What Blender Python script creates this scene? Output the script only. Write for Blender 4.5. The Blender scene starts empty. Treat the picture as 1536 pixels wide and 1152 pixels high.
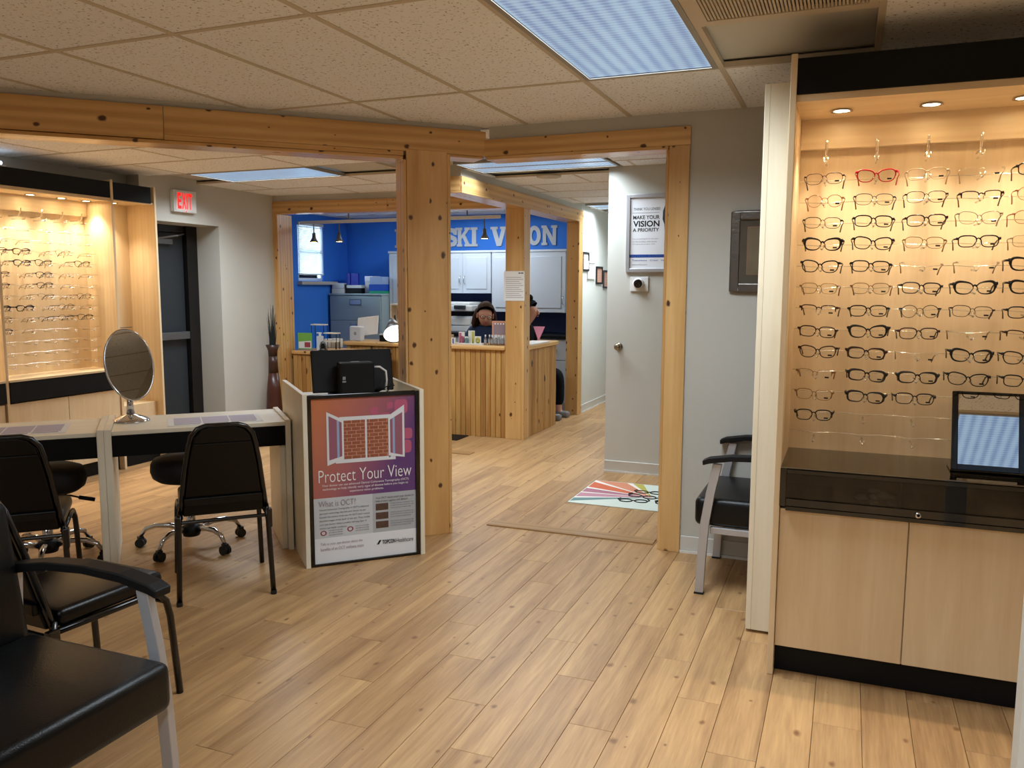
import bpy, bmesh, math, random
from mathutils import Vector, Matrix, Euler
random.seed(7)
SC = bpy.context.scene
COL = SC.collection
PI = math.pi
R = math.radians
CE = 2.405                      # ceiling height

# ------------------------------------------------------------------ camera, world, exposure
cam_d = bpy.data.cameras.new('camera'); cam = bpy.data.objects.new('camera', cam_d); COL.objects.link(cam)
cam_d.sensor_width = 36.0; cam_d.lens = 1242.63 / 1536 * 36.0
cam_d.clip_start = 0.02
_T = R(22.0); _p = 0.116851; _r = -0.002821
_f = Vector((0, math.cos(_p), -math.sin(_p))); _x = Vector((1, 0, 0)); _d = _f.cross(_x)
_x2 = math.cos(_r) * _x + math.sin(_r) * _d; _d2 = -math.sin(_r) * _x + math.cos(_r) * _d
_m = Matrix((( _x2.x, -_d2.x, -_f.x), (_x2.y, -_d2.y, -_f.y), (_x2.z, -_d2.z, -_f.z)))
cam.matrix_world = Matrix.Translation((0, 0, 1.48)) @ (Matrix.Rotation(_T, 3, 'Z') @ _m).to_4x4()
SC.camera = cam

w = bpy.data.worlds.new('world'); SC.world = w; w.use_nodes = True
w.node_tree.nodes['Background'].inputs[0].default_value = (0.62, 0.80, 1.0, 1)
w.node_tree.nodes['Background'].inputs[1].default_value = 0.32
SC.view_settings.view_transform = 'Standard'
SC.view_settings.look = 'None'
SC.view_settings.gamma = 1.0
SC.view_settings.use_curve_mapping = False
SC.view_settings.exposure = 0.0
SC.cycles.use_denoising = True
SC.cycles.max_bounces = 10
SC.cycles.transparent_max_bounces = 24
SC.cycles.sample_clamp_indirect = 6.0

TROFFER_W = 35.0          # power of one ceiling fitting
TROFFER_SPREAD = R(146)
TROFFER_COL = (0.80, 0.91, 1.0)
DOWN_W = 27.0              # power of one display downlight
DOWN_COL = (1.0, 0.85, 0.65)

# ------------------------------------------------------------------ materials
def lin(c):
    return tuple(((v / 255) / 12.92 if v / 255 <= 0.04045 else ((v / 255 + 0.055) / 1.055) ** 2.4) for v in c)
MATS = {}
def newmat(name):
    m = bpy.data.materials.new(name); m.use_nodes = True
    return m, m.node_tree.nodes, m.node_tree.links, m.node_tree.nodes['Principled BSDF']
def mat(name, rgb, rough=0.5, metal=0.0, spec=0.5, emis=None, es=0.0, coat=0.0, bump=0.0, bscale=200.0, var=0.0, vscale=6.0):
    if name in MATS: return MATS[name]
    m, n, l, b = newmat(name)
    c = lin(rgb)
    b.inputs['Base Color'].default_value = (*c, 1); b.inputs['Roughness'].default_value = rough
    b.inputs['Metallic'].default_value = metal; b.inputs['Specular IOR Level'].default_value = spec
    b.inputs['Coat Weight'].default_value = coat
    if emis is not None:
        b.inputs['Emission Color'].default_value = (*lin(emis), 1); b.inputs['Emission Strength'].default_value = es
    tc = n.new('ShaderNodeTexCoord')
    if var > 0:
        ns = n.new('ShaderNodeTexNoise'); ns.inputs['Scale'].default_value = vscale; ns.inputs['Detail'].default_value = 4
        l.new(tc.outputs['Object'], ns.inputs['Vector'])
        mx = n.new('ShaderNodeMix'); mx.data_type = 'RGBA'
        mx.inputs['A'].default_value = (*[v * (1 - var) for v in c], 1); mx.inputs['B'].default_value = (*[min(1, v * (1 + var)) for v in c], 1)
        l.new(ns.outputs['Fac'], mx.inputs['Factor']); l.new(mx.outputs['Result'], b.inputs['Base Color'])
    if bump > 0:
        ns = n.new('ShaderNodeTexNoise'); ns.inputs['Scale'].default_value = bscale; ns.inputs['Detail'].default_value = 3
        l.new(tc.outputs['Object'], ns.inputs['Vector'])
        bp = n.new('ShaderNodeBump'); bp.inputs['Strength'].default_value = bump; bp.inputs['Distance'].default_value = 0.002
        l.new(ns.outputs['Fac'], bp.inputs['Height']); l.new(bp.outputs['Normal'], b.inputs['Normal'])
    MATS[name] = m
    return m

def woodmat(name, c0, c1, axis='z', rough=0.4, scale=7.0, stretch=0.08, knots=None, knot_scale=2.2, coat=0.0, rand=0.25, lines=0.35, fine=0.3, kr=(0.085, 0.045), lo=0.45, hi=1.05):
    """wood with the grain along one object axis; c0 light, c1 dark streak; knots = colour or None"""
    if name in MATS: return MATS[name]
    m, n, l, b = newmat(name)
    tc = n.new('ShaderNodeTexCoord'); oi = n.new('ShaderNodeObjectInfo')
    add = n.new('ShaderNodeVectorMath'); add.operation = 'MULTIPLY_ADD'
    cmb = n.new('ShaderNodeCombineXYZ')
    for i in range(3): l.new(oi.outputs['Random'], cmb.inputs[i])
    add.inputs[1].default_value = (37.0, 23.0, 51.0)
    l.new(cmb.outputs[0], add.inputs[0]); l.new(tc.outputs['Object'], add.inputs[2])
    sc_ = [1.0, 1.0, 1.0]; sc_['xyz'.index(axis)] = stretch
    mp = n.new('ShaderNodeMapping'); mp.inputs['Scale'].default_value = sc_
    l.new(add.outputs[0], mp.inputs['Vector'])
    n1 = n.new('ShaderNodeTexNoise'); n1.inputs['Scale'].default_value = scale; n1.inputs['Detail'].default_value = 6; n1.inputs['Roughness'].default_value = 0.6; n1.inputs['Distortion'].default_value = 1.2
    l.new(mp.outputs[0], n1.inputs['Vector'])
    n2 = n.new('ShaderNodeTexNoise'); n2.inputs['Scale'].default_value = scale * 9; n2.inputs['Detail'].default_value = 3
    l.new(mp.outputs[0], n2.inputs['Vector'])
    wv = n.new('ShaderNodeTexWave'); wv.wave_type = 'RINGS'; wv.inputs['Scale'].default_value = scale * 0.9; wv.inputs['Distortion'].default_value = 5.0; wv.inputs['Detail'].default_value = 2; wv.inputs['Detail Scale'].default_value = 0.8
    l.new(mp.outputs[0], wv.inputs['Vector'])
    mu = n.new('ShaderNodeMath'); mu.operation = 'MULTIPLY_ADD'; mu.inputs[1].default_value = lines
    l.new(wv.outputs['Fac'], mu.inputs[0]); l.new(n1.outputs['Fac'], mu.inputs[2])
    mu2 = n.new('ShaderNodeMath'); mu2.operation = 'MULTIPLY_ADD'; mu2.inputs[1].default_value = fine
    l.new(n2.outputs['Fac'], mu2.inputs[0]); l.new(mu.outputs[0], mu2.inputs[2])
    cr = n.new('ShaderNodeValToRGB')
    cr.color_ramp.elements[0].position = 0.0; cr.color_ramp.elements[0].color = (*lin(c0), 1)
    rm_ = n.new('ShaderNodeMapRange'); rm_.inputs['From Min'].default_value = lo; rm_.inputs['From Max'].default_value = hi
    cr.color_ramp.elements[1].position = 1.0; cr.color_ramp.elements[1].color = (*lin(c1), 1)
    l.new(mu2.outputs[0], rm_.inputs['Value']); l.new(rm_.outputs[0], cr.inputs['Fac'])
    hsv = n.new('ShaderNodeHueSaturation')
    mr = n.new('ShaderNodeMapRange'); mr.inputs['To Min'].default_value = 1 - rand; mr.inputs['To Max'].default_value = 1 + rand * 0.6
    l.new(oi.outputs['Random'], mr.inputs['Value']); l.new(mr.outputs[0], hsv.inputs['Value'])
    l.new(cr.outputs[0], hsv.inputs['Color'])
    out = hsv.outputs[0]
    if knots is not None:
        sp_ = n.new('ShaderNodeSeparateXYZ'); l.new(add.outputs[0], sp_.inputs[0]); cb_ = n.new('ShaderNodeCombineXYZ')
        oth = [a_ for a_ in 'XYZ' if a_.lower() != axis]; sm_ = n.new('ShaderNodeMath'); sm_.operation = 'ADD'
        l.new(sp_.outputs[oth[0]], sm_.inputs[0]); l.new(sp_.outputs[oth[1]], sm_.inputs[1]); l.new(sm_.outputs[0], cb_.inputs[0])
        al_ = n.new('ShaderNodeMath'); al_.operation = 'MULTIPLY'; al_.inputs[1].default_value = 0.7; l.new(sp_.outputs[axis.upper()], al_.inputs[0]); l.new(al_.outputs[0], cb_.inputs[1])
        wob = n.new('ShaderNodeTexNoise'); wob.inputs['Scale'].default_value = 26; l.new(cb_.outputs[0], wob.inputs['Vector'])
        wm = n.new('ShaderNodeVectorMath'); wm.operation = 'MULTIPLY_ADD'; wm.inputs[1].default_value = (.02, .02, 0); l.new(wob.outputs['Color'], wm.inputs[0]); l.new(cb_.outputs[0], wm.inputs[2])
        vo = n.new('ShaderNodeTexVoronoi'); vo.voronoi_dimensions = '2D'; vo.inputs['Scale'].default_value = knot_scale; vo.inputs['Randomness'].default_value = 1.0
        l.new(wm.outputs[0], vo.inputs['Vector'])
        rk = n.new('ShaderNodeMapRange'); rk.inputs['From Min'].default_value = kr[0]; rk.inputs['From Max'].default_value = kr[1]
        sc2 = n.new('ShaderNodeSeparateColor'); l.new(vo.outputs['Color'], sc2.inputs[0]); dv0 = n.new('ShaderNodeMath'); dv0.operation = 'MULTIPLY_ADD'; dv0.inputs[1].default_value = 1.1; dv0.inputs[2].default_value = 0.25; l.new(sc2.outputs[0], dv0.inputs[0])
        dv = n.new('ShaderNodeMath'); dv.operation = 'DIVIDE'; l.new(vo.outputs['Distance'], dv.inputs[0]); l.new(dv0.outputs[0], dv.inputs[1]); l.new(dv.outputs[0], rk.inputs['Value'])
        mx = n.new('ShaderNodeMix'); mx.data_type = 'RGBA'; mx.inputs['B'].default_value = (*lin(knots), 1)
        l.new(rk.outputs[0], mx.inputs['Factor']); l.new(out, mx.inputs['A']); out = mx.outputs['Result']
    l.new(out, b.inputs['Base Color'])
    b.inputs['Roughness'].default_value = rough; b.inputs['Coat Weight'].default_value = coat; b.inputs['Coat Roughness'].default_value = 0.15
    bp = n.new('ShaderNodeBump'); bp.inputs['Strength'].default_value = 0.12; bp.inputs['Distance'].default_value = 0.002
    l.new(mu2.outputs[0], bp.inputs['Height']); l.new(bp.outputs['Normal'], b.inputs['Normal'])
    MATS[name] = m
    return m

PINE0, PINE1, KNOT = (230, 188, 126), (198, 150, 90), (78, 42, 20)
for ax in 'xyz':
    woodmat('pine_' + ax, PINE0, PINE1, ax, rough=0.33, knots=KNOT, coat=0.2, rand=0.05, knot_scale=6.5)
    woodmat('maple_' + ax, (232, 210, 172), (216, 186, 144), ax, rough=0.42, scale=10, rand=0.03, lines=0.15)
    woodmat('maple_white_' + ax, (236, 229, 210), (222, 211, 186), ax, rough=0.42, scale=10, rand=0.03, lines=0.12)
woodmat('oak_plank', (204, 163, 112), (136, 98, 62), 'y', rough=0.40, scale=15.0, stretch=0.055, knots=(130, 92, 58), knot_scale=5.0, coat=0.0, rand=0.04, lines=0.25, fine=0.5, kr=(0.065, 0.02), lo=0.5, hi=1.3)
woodmat('bead_pine', (206, 164, 98), (160, 110, 56), 'z', rough=0.4, knots=(70, 38, 16), knot_scale=3.2, rand=0.06)
mat('groove_dark', (84, 54, 26), 0.6)
mat('floor_base', (84, 62, 42), 0.8)
woodmat('threshold_wood', (180, 142, 94), (150, 114, 72), 'x', rough=0.4, scale=14, rand=0.02)
mat('wall_paint', (194, 190, 180), 0.85, bump=0.15, bscale=120, var=0.02)
mat('wall_white', (206, 206, 198), 0.85, bump=0.12, bscale=120, var=0.02)
mat('wall_blue', (52, 130, 236), 0.7, bump=0.1, bscale=120, var=0.05)
mat('wall_navy', (22, 48, 96), 0.7, var=0.05)
mat('baseboard_grey', (206, 203, 195), 0.5)
mat('baseboard_white', (225, 222, 214), 0.4)
mat('black_vinyl', (4, 4, 5), 0.27, spec=0.28, bump=0.25, bscale=350)
mat('black_leather', (4, 6, 8), 0.34, spec=0.32, bump=0.35, bscale=260)
mat('black_metal', (5, 5, 6), 0.22, spec=0.6)
mat('black_gloss', (4, 4, 5), 0.12, coat=0.3)
mat('black_matte', (6, 6, 7), 0.6, spec=0.3)
mat('fascia_black', (3, 4, 5), 0.6, spec=0.25)
mat('apron_black', (3, 3, 3), 0.7, spec=0.2)
mat('stool_fabric', (24, 20, 18), 0.7, spec=0.2, bump=0.2, bscale=500)
mat('dark_rubber', (12, 12, 12), 0.55)
mat('silver_paint', (186, 186, 190), 0.38, metal=0.5)
mat('chrome', (205, 205, 208), 0.12, metal=1.0)
mat('mirror', (235, 238, 240), 0.015, metal=1.0)
mat('brass_knob', (150, 138, 118), 0.3, metal=1.0)
mat('grey_metal', (120, 122, 126), 0.4, metal=0.8)
mat('tee_bar', (198, 184, 162), 0.6)
mat('fitting_frame', (150, 146, 138), 0.5)
mat('dark_gap', (30, 26, 22), 0.9)
mat('white_lam', (204, 212, 222), 0.4)
mat('white_plastic', (228, 228, 226), 0.4)
mat('cool_white_plastic', (206, 212, 220), 0.4)
mat('file_steel', (166, 180, 180), 0.45, metal=0.2)
mat('paper', (228, 226, 222), 0.7)
mat('print_dark', (44, 44, 50), 0.7)
mat('print_black', (12, 12, 14), 0.7)
mat('print_grey', (150, 150, 154), 0.7)
mat('print_blue', (30, 72, 156), 0.6)
mat('print_mauve', (150, 132, 142), 0.7)
mat('print_lilac', (182, 174, 190), 0.7)
mat('print_white', (240, 236, 236), 0.6)
mat('gold_metal', (150, 110, 66), 0.3, metal=0.8)
mat('rose_gold', (176, 112, 86), 0.3, metal=0.7)
mat('gun_metal', (74, 70, 66), 0.3, metal=0.8)
mat('frame_black', (16, 12, 12), 0.25)
mat('frame_brown', (60, 30, 22), 0.25)
mat('frame_darkred', (58, 16, 18), 0.25)
mat('frame_red', (196, 22, 42), 0.25)
mat('frame_beige', (182, 150, 116), 0.25)
mat('frame_silver', (150, 138, 122), 0.3, metal=0.7)
mat('frame_clear', (222, 204, 172), 0.2)
mat('downlight_glow', (255, 246, 228), 0.5, emis=(255, 244, 222), es=14.0)
mat('track_glow', (255, 240, 200), 0.5, emis=(255, 232, 190), es=8.0)
mat('exit_red', (255, 40, 40), 0.5, emis=(255, 30, 30), es=1.1)
mat('tube_glow', (230, 240, 255), 0.5, emis=(205, 228, 255), es=6.0)
mat('skin', (196, 146, 124), 0.5)
mat('hair_brown', (58, 38, 27), 0.75, spec=0.2, bump=0.6, bscale=90)
mat('hair_black', (8, 7, 7), 0.75, spec=0.2, bump=0.6, bscale=90)
mat('cloth_navy', (12, 38, 74), 0.8, bump=0.2, bscale=90)
mat('cloth_black', (8, 9, 16), 0.85, spec=0.2)
mat('door_dark', (40, 46, 52), 0.5)
mat('door_frame_dark', (16, 12, 10), 0.4)
mat('vase_brown', (58, 30, 20), 0.4, var=0.3, vscale=30)
mat('vase_red', (70, 32, 22), 0.35, var=0.25, vscale=12)
mat('reed_dark', (18, 24, 18), 0.8)
mat('pink', (226, 150, 178), 0.6)
mat('cloth_grey', (120, 118, 116), 0.9)
mat('leaf_green', (108, 170, 74), 0.6)
mat('pewter', (110, 104, 98), 0.3, metal=0.8, bump=0.6, bscale=60)
mat('mat_board', (112, 104, 88), 0.7)
mat('etching', (168, 148, 116), 0.7, var=0.35, vscale=14)
mat('folder_blue', (30, 50, 168), 0.5)
mat('bin_blue', (20, 74, 176), 0.5)
mat('bin_green', (30, 150, 110), 0.5)
mat('lamp_glow', (255, 255, 255), 0.5, emis=(255, 252, 246), es=1.6)

def glassmat(name, tint, gloss=0.08, rough=0.03):
    m = bpy.data.materials.new(name); m.use_nodes = True; n = m.node_tree.nodes; l = m.node_tree.links; n.clear()
    o = n.new('ShaderNodeOutputMaterial'); t = n.new('ShaderNodeBsdfTransparent'); g = n.new('ShaderNodeBsdfGlossy'); mx = n.new('ShaderNodeMixShader')
    t.inputs[0].default_value = (*tint, 1); g.inputs['Roughness'].default_value = rough
    fr = n.new('ShaderNodeFresnel'); fr.inputs[0].default_value = 1.45
    ad = n.new('ShaderNodeMath'); ad.operation = 'ADD'; ad.inputs[1].default_value = gloss; ad.use_clamp = True
    l.new(fr.outputs[0], ad.inputs[0]); l.new(ad.outputs[0], mx.inputs[0])
    l.new(t.outputs[0], mx.inputs[1]); l.new(g.outputs[0], mx.inputs[2]); l.new(mx.outputs[0], o.inputs[0])
    MATS[name] = m; return m
glassmat('lens_glass', (0.97, 0.97, 0.96), 0.0)
glassmat('acrylic', (0.95, 0.94, 0.90), 0.28, 0.12)
glassmat('smoked_glass', (0.03, 0.03, 0.03), 0.20, 0.03)
glassmat('case_glass', (0.6, 0.58, 0.55), 0.0, 0.02)
glassmat('window_glass', (0.95, 0.98, 1.0), 0.0)
glassmat('picture_glass', (0.92, 0.92, 0.92), 0.03)

def tilemat():
    m, n, l, b = newmat('ceiling_tile')
    tc = n.new('ShaderNodeTexCoord')
    oi = n.new('ShaderNodeObjectInfo')
    v1 = n.new('ShaderNodeTexNoise'); v1.inputs['Scale'].default_value = 75; v1.inputs['Detail'].default_value = 2; v1.inputs['Distortion'].default_value = 0.6
    v2 = n.new('ShaderNodeTexNoise'); v2.inputs['Scale'].default_value = 30; v2.inputs['Detail'].default_value = 4
    l.new(tc.outputs['Object'], v1.inputs['Vector']); l.new(tc.outputs['Object'], v2.inputs['Vector'])
    cr = n.new('ShaderNodeValToRGB')
    cr.color_ramp.elements[0].position = 0.60; cr.color_ramp.elements[0].color = (*lin((243, 242, 242)), 1)
    cr.color_ramp.elements[1].position = 0.70; cr.color_ramp.elements[1].color = (*lin((160, 148, 132)), 1)
    l.new(v1.outputs['Fac'], cr.inputs[0])
    hs = n.new('ShaderNodeHueSaturation'); mr = n.new('ShaderNodeMapRange'); mr.inputs['To Min'].default_value = 0.95; mr.inputs['To Max'].default_value = 1.03
    l.new(oi.outputs['Random'], mr.inputs['Value']); l.new(mr.outputs[0], hs.inputs['Value']); l.new(cr.outputs[0], hs.inputs['Color'])
    l.new(hs.outputs[0], b.inputs['Base Color'])
    b.inputs['Roughness'].default_value = 0.95; b.inputs['Specular IOR Level'].default_value = 0.1
    bp = n.new('ShaderNodeBump'); bp.inputs['Strength'].default_value = 0.3; bp.inputs['Distance'].default_value = 0.003
    l.new(v2.outputs['Fac'], bp.inputs['Height']); l.new(bp.outputs['Normal'], b.inputs['Normal'])
    MATS['ceiling_tile'] = m
tilemat()

def troffer_lens():
    # prismatic lens over tubes: square prism cells and brighter lines along the tubes (it gives off the light)
    m, n, l, b = newmat('troffer_lens')
    tc = n.new('ShaderNodeTexCoord')
    wv = n.new('ShaderNodeTexWave'); wv.bands_direction = 'X'; wv.inputs['Scale'].default_value = 5.2; wv.inputs['Distortion'].default_value = 0.0
    l.new(tc.outputs['Object'], wv.inputs['Vector'])
    wx = n.new('ShaderNodeTexWave'); wx.bands_direction = 'Y'; wx.inputs['Scale'].default_value = 11.0
    l.new(tc.outputs['Object'], wx.inputs['Vector'])
    ns = n.new('ShaderNodeTexNoise'); ns.inputs['Scale'].default_value = 9; l.new(tc.outputs['Object'], ns.inputs['Vector'])
    a = n.new('ShaderNodeMath'); a.operation = 'MULTIPLY_ADD'; a.inputs[1].default_value = 0.30; a.inputs[2].default_value = 0.42
    l.new(wv.outputs['Fac'], a.inputs[0])
    c = n.new('ShaderNodeMath'); c.operation = 'MULTIPLY_ADD'; c.inputs[1].default_value = 0.30; l.new(wx.outputs['Fac'], c.inputs[0]); l.new(a.outputs[0], c.inputs[2])
    d = n.new('ShaderNodeMath'); d.operation = 'MULTIPLY_ADD'; d.inputs[1].default_value = 0.25; l.new(ns.outputs['Fac'], d.inputs[0]); l.new(c.outputs[0], d.inputs[2])
    cr = n.new('ShaderNodeValToRGB')
    cr.color_ramp.elements[0].position = 0.5; cr.color_ramp.elements[0].color = (*lin((70, 128, 204)), 1)
    cr.color_ramp.elements[1].position = 1.15; cr.color_ramp.elements[1].color = (*lin((184, 224, 255)), 1)
    l.new(d.outputs[0], cr.inputs[0])
    l.new(cr.outputs[0], b.inputs['Emission Color']); b.inputs['Emission Strength'].default_value = 0.55
    b.inputs['Base Color'].default_value = (0.25, 0.28, 0.32, 1); b.inputs['Roughness'].default_value = 0.3
    MATS['troffer_lens'] = m
troffer_lens()

def poster_mat():
    m, n, l, b = newmat('poster_gradient')
    tc = n.new('ShaderNodeTexCoord'); sp = n.new('ShaderNodeSeparateXYZ'); l.new(tc.outputs['Generated'], sp.inputs[0])
    ad = n.new('ShaderNodeMath'); ad.operation = 'MULTIPLY_ADD'; ad.inputs[1].default_value = -0.45; l.new(sp.outputs['Z'], ad.inputs[0])
    a2 = n.new('ShaderNodeMath'); a2.operation = 'ADD'; a2.inputs[1].default_value = 0.35; l.new(ad.outputs[0], a2.inputs[0]); l.new(sp.outputs['X'], ad.inputs[2])
    cr = n.new('ShaderNodeValToRGB')
    e = cr.color_ramp.elements; e[0].position = 0.0; e[0].color = (*lin((196, 118, 80)), 1); e[1].position = 1.1; e[1].color = (*lin((96, 60, 116)), 1)
    q = e.new(0.55); q.color = (*lin((164, 96, 102)), 1)
    l.new(a2.outputs[0], cr.inputs[0]); l.new(cr.outputs[0], b.inputs['Base Color']); b.inputs['Roughness'].default_value = 0.35
    MATS['poster_gradient'] = m
poster_mat()
mat('poster_brick', (150, 84, 60), 0.6, var=0.35, vscale=60)
mat('poster_mortar', (206, 150, 124), 0.6)
mat('poster_grey', (196, 200, 204), 0.5)
mat('poster_grey_dark', (172, 176, 180), 0.5)
mat('poster_white', (226, 228, 232), 0.5)
mat('poster_pink', (180, 88, 118), 0.5)
mat('poster_frame_white', (220, 222, 226), 0.5)
mat('poster_glass_blue', (150, 170, 205), 0.5)
mat('poster_glass_mauve', (150, 92, 110), 0.5)
mat('poster_photo', (84, 62, 52), 0.5, var=0.6, vscale=60)
mat('poster_red', (150, 60, 70), 0.5)
for i, c in enumerate([(216, 226, 214), (186, 178, 84), (214, 142, 110), (210, 110, 78), (176, 120, 134), (196, 144, 156), (112, 142, 142), (238, 232, 222)]):
    mat('rug_%d' % i, c, 0.95, bump=0.3, bscale=400)

# ------------------------------------------------------------------ geometry helpers
class G:
    def __init__(s): s.v = []; s.f = []
    def quad(s, a, b, c, d):
        k = len(s.v); s.v += [tuple(a), tuple(b), tuple(c), tuple(d)]; s.f.append((k, k + 1, k + 2, k + 3)); return s
    def poly(s, pts):
        k = len(s.v); s.v += [tuple(p) for p in pts]; s.f.append(tuple(range(k, k + len(pts)))); return s
    def box(s, x0, x1, y0, y1, z0, z1, M=None):
        k = len(s.v)
        P = [(x0, y0, z0), (x1, y0, z0), (x1, y1, z0), (x0, y1, z0), (x0, y0, z1), (x1, y0, z1), (x1, y1, z1), (x0, y1, z1)]
        if M is not None: P = [tuple(M @ Vector(p)) for p in P]
        s.v += P
        s.f += [(k, k + 3, k + 2, k + 1), (k + 4, k + 5, k + 6, k + 7), (k, k + 1, k + 5, k + 4), (k + 1, k + 2, k + 6, k + 5), (k + 2, k + 3, k + 7, k + 6), (k + 3, k, k + 4, k + 7)]
        return s
    def prism(s, pts, z0, z1, M=None):
        k = len(s.v); m = len(pts)
        P = [(p[0], p[1], z0) for p in pts] + [(p[0], p[1], z1) for p in pts]
        if M is not None: P = [tuple(M @ Vector(p)) for p in P]
        s.v += P
        s.f.append(tuple(k + i for i in reversed(range(m)))); s.f.append(tuple(k + m + i for i in range(m)))
        for i in range(m):
            j = (i + 1) % m; s.f.append((k + i, k + j, k + m + j, k + m + i))
        return s
    def tube(s, path, r, n=8, closed=False, cap=True, flat=1.0):
        path = [Vector(p) for p in path]; m = len(path)
        rr = r if isinstance(r, (list, tuple)) else [r] * m
        k0 = len(s.v); up = None
        for i, p in enumerate(path):
            a = path[(i - 1) % m] if (closed or i > 0) else p; b = path[(i + 1) % m] if (closed or i < m - 1) else p
            t = (b - a).normalized()
            if up is None:
                up = Vector((0, 0, 1)) if abs(t.z) < 0.9 else Vector((0, 1, 0))
            u = t.cross(up)
            if u.length < 1e-6: u = t.orthogonal()
            u.normalize(); vv = u.cross(t).normalized(); up = vv
            for j in range(n):
                th = 2 * PI * j / n
                s.v.append(tuple(p + u * (math.cos(th) * rr[i]) + vv * (math.sin(th) * rr[i] * flat)))
        segs = m if closed else m - 1
        for i in range(segs):
            a = k0 + i * n; b = k0 + ((i + 1) % m) * n
            for j in range(n):
                q = (j + 1) % n; s.f.append((a + j, a + q, b + q, b + j))
        if cap and not closed:
            s.f.append(tuple(k0 + j for j in reversed(range(n)))); s.f.append(tuple(k0 + (m - 1) * n + j for j in range(n)))
        return s
    def lathe(s, prof, n=24, c=(0, 0, 0), sx=1.0, sy=1.0):
        k0 = len(s.v); m = len(prof)
        for (r, z) in prof:
            for j in range(n):
                th = 2 * PI * j / n; s.v.append((c[0] + r * sx * math.cos(th), c[1] + r * sy * math.sin(th), c[2] + z))
        for i in range(m - 1):
            for j in range(n):
                q = (j + 1) % n; a = k0 + i * n; s.f.append((a + j, a + q, a + n + q, a + n + j))
        if prof[0][0] > 1e-5: s.f.append(tuple(k0 + j for j in reversed(range(n))))
        if prof[-1][0] > 1e-5: s.f.append(tuple(k0 + (m - 1) * n + j for j in range(n)))
        return s
    def ball(s, c, r, n=12, m=8, sc=(1, 1, 1)):
        prof = [(max(1e-6, math.sin(PI * i / m)) , -math.cos(PI * i / m)) for i in range(m + 1)]
        k0 = len(s.v)
        for (q, z) in prof:
            for j in range(n):
                th = 2 * PI * j / n; s.v.append((c[0] + q * r * sc[0] * math.cos(th), c[1] + q * r * sc[1] * math.sin(th), c[2] + z * r * sc[2]))
        for i in range(m):
            for j in range(n):
                q = (j + 1) % n; a = k0 + i * n; s.f.append((a + j, a + q, a + n + q, a + n + j))
        return s
    def xf(s, M):
        s.v = [tuple(M @ Vector(p)) for p in s.v]; return s
    def mesh(s, name, bevel=0.0, seg=2, smooth=False):
        me = bpy.data.meshes.new(name); me.from_pydata(s.v, [], s.f)
        if bevel > 0:
            bm = bmesh.new(); bm.from_mesh(me)
            bmesh.ops.remove_doubles(bm, verts=bm.verts, dist=1e-6)
            bmesh.ops.recalc_face_normals(bm, faces=bm.faces)
            es = [e for e in bm.edges if len(e.link_faces) == 2 and e.calc_face_angle(0) > 0.5]
            bmesh.ops.bevel(bm, geom=es, offset=bevel, segments=seg, profile=0.5, affect='EDGES', clamp_overlap=True)
            bm.to_mesh(me); bm.free()
        if smooth:
            for p in me.polygons: p.use_smooth = True
        me.update()
        return me
    def build(s, name, material, parent=None, bevel=0.0, seg=2, smooth=False, loc=None, rot=None):
        me = s.mesh(name, bevel, seg, smooth)
        return place(name, me, material, parent, loc, rot)

def place(name, me, material, parent=None, loc=None, rot=None):
    if material is not None and not me.materials:
        me.materials.append(MATS[material] if isinstance(material, str) else material)
    o = bpy.data.objects.new(name, me); COL.objects.link(o)
    if parent is not None: o.parent = parent
    if loc is not None: o.location = loc
    if rot is not None: o.rotation_euler = rot
    return o
def tag(o, label=None, cat=None, group=None, kind=None):
    if label: o['label'] = label
    if cat: o['category'] = cat
    if group: o['group'] = group
    if kind: o['kind'] = kind
    return o
def thing(name, label, cat, loc=(0, 0, 0), rz=0.0, group=None):
    o = bpy.data.objects.new(name, None); COL.objects.link(o); o.empty_display_size = 0.1
    o.location = loc; o.rotation_euler = (0, 0, rz)
    return tag(o, label, cat, group)
def struct(name, loc=(0, 0, 0), rz=0.0, label=None):
    o = bpy.data.objects.new(name, None); COL.objects.link(o); o.location = loc; o.rotation_euler = (0, 0, rz)
    return tag(o, label, None, None, 'structure')
def copytree(o, parent=None, loc=None, rz=None, label=None):
    c = o.copy(); COL.objects.link(c); c.parent = parent
    if loc is not None: c.location = loc
    if rz is not None: c.rotation_euler = (0, 0, rz)
    if label: c['label'] = label
    for ch in list(o.children): copytree(ch, c)
    return c
Q = math.sqrt(0.5)
def dn(D, N, z=0.0): return (Q * D - Q * N, Q * D + Q * N, z)
def clip(poly, nx, ny, c):
    """keep nx*x+ny*y <= c"""
    out = []
    for i in range(len(poly)):
        a, b = poly[i], poly[(i + 1) % len(poly)]
        da = nx * a[0] + ny * a[1] - c; db = nx * b[0] + ny * b[1] - c
        if da <= 0: out.append(a)
        if (da < 0 < db) or (db < 0 < da):
            t = da / (da - db); out.append((a[0] + t * (b[0] - a[0]), a[1] + t * (b[1] - a[1])))
    return out
def area(poly): return abs(sum(poly[i][0] * poly[(i + 1) % len(poly)][1] - poly[(i + 1) % len(poly)][0] * poly[i][1] for i in range(len(poly)))) / 2 if len(poly) > 2 else 0
_dg = None
def textmesh(s, size=1.0, depth=0.0005, bold=0.0, align='LEFT', spacing=1.0, shear=0.0):
    cu = bpy.data.curves.new('lettering', 'FONT'); cu.body = s; cu.size = size; cu.extrude = depth; cu.offset = bold; cu.align_x = align
    cu.space_character = spacing; cu.shear = shear; cu.resolution_u = 3
    o = bpy.data.objects.new('lettering', cu); COL.objects.link(o)
    bpy.context.view_layer.update()
    me = bpy.data.meshes.new_from_object(o.evaluated_get(bpy.context.evaluated_depsgraph_get()))
    bpy.data.objects.remove(o); bpy.data.curves.remove(cu)
    return me
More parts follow.
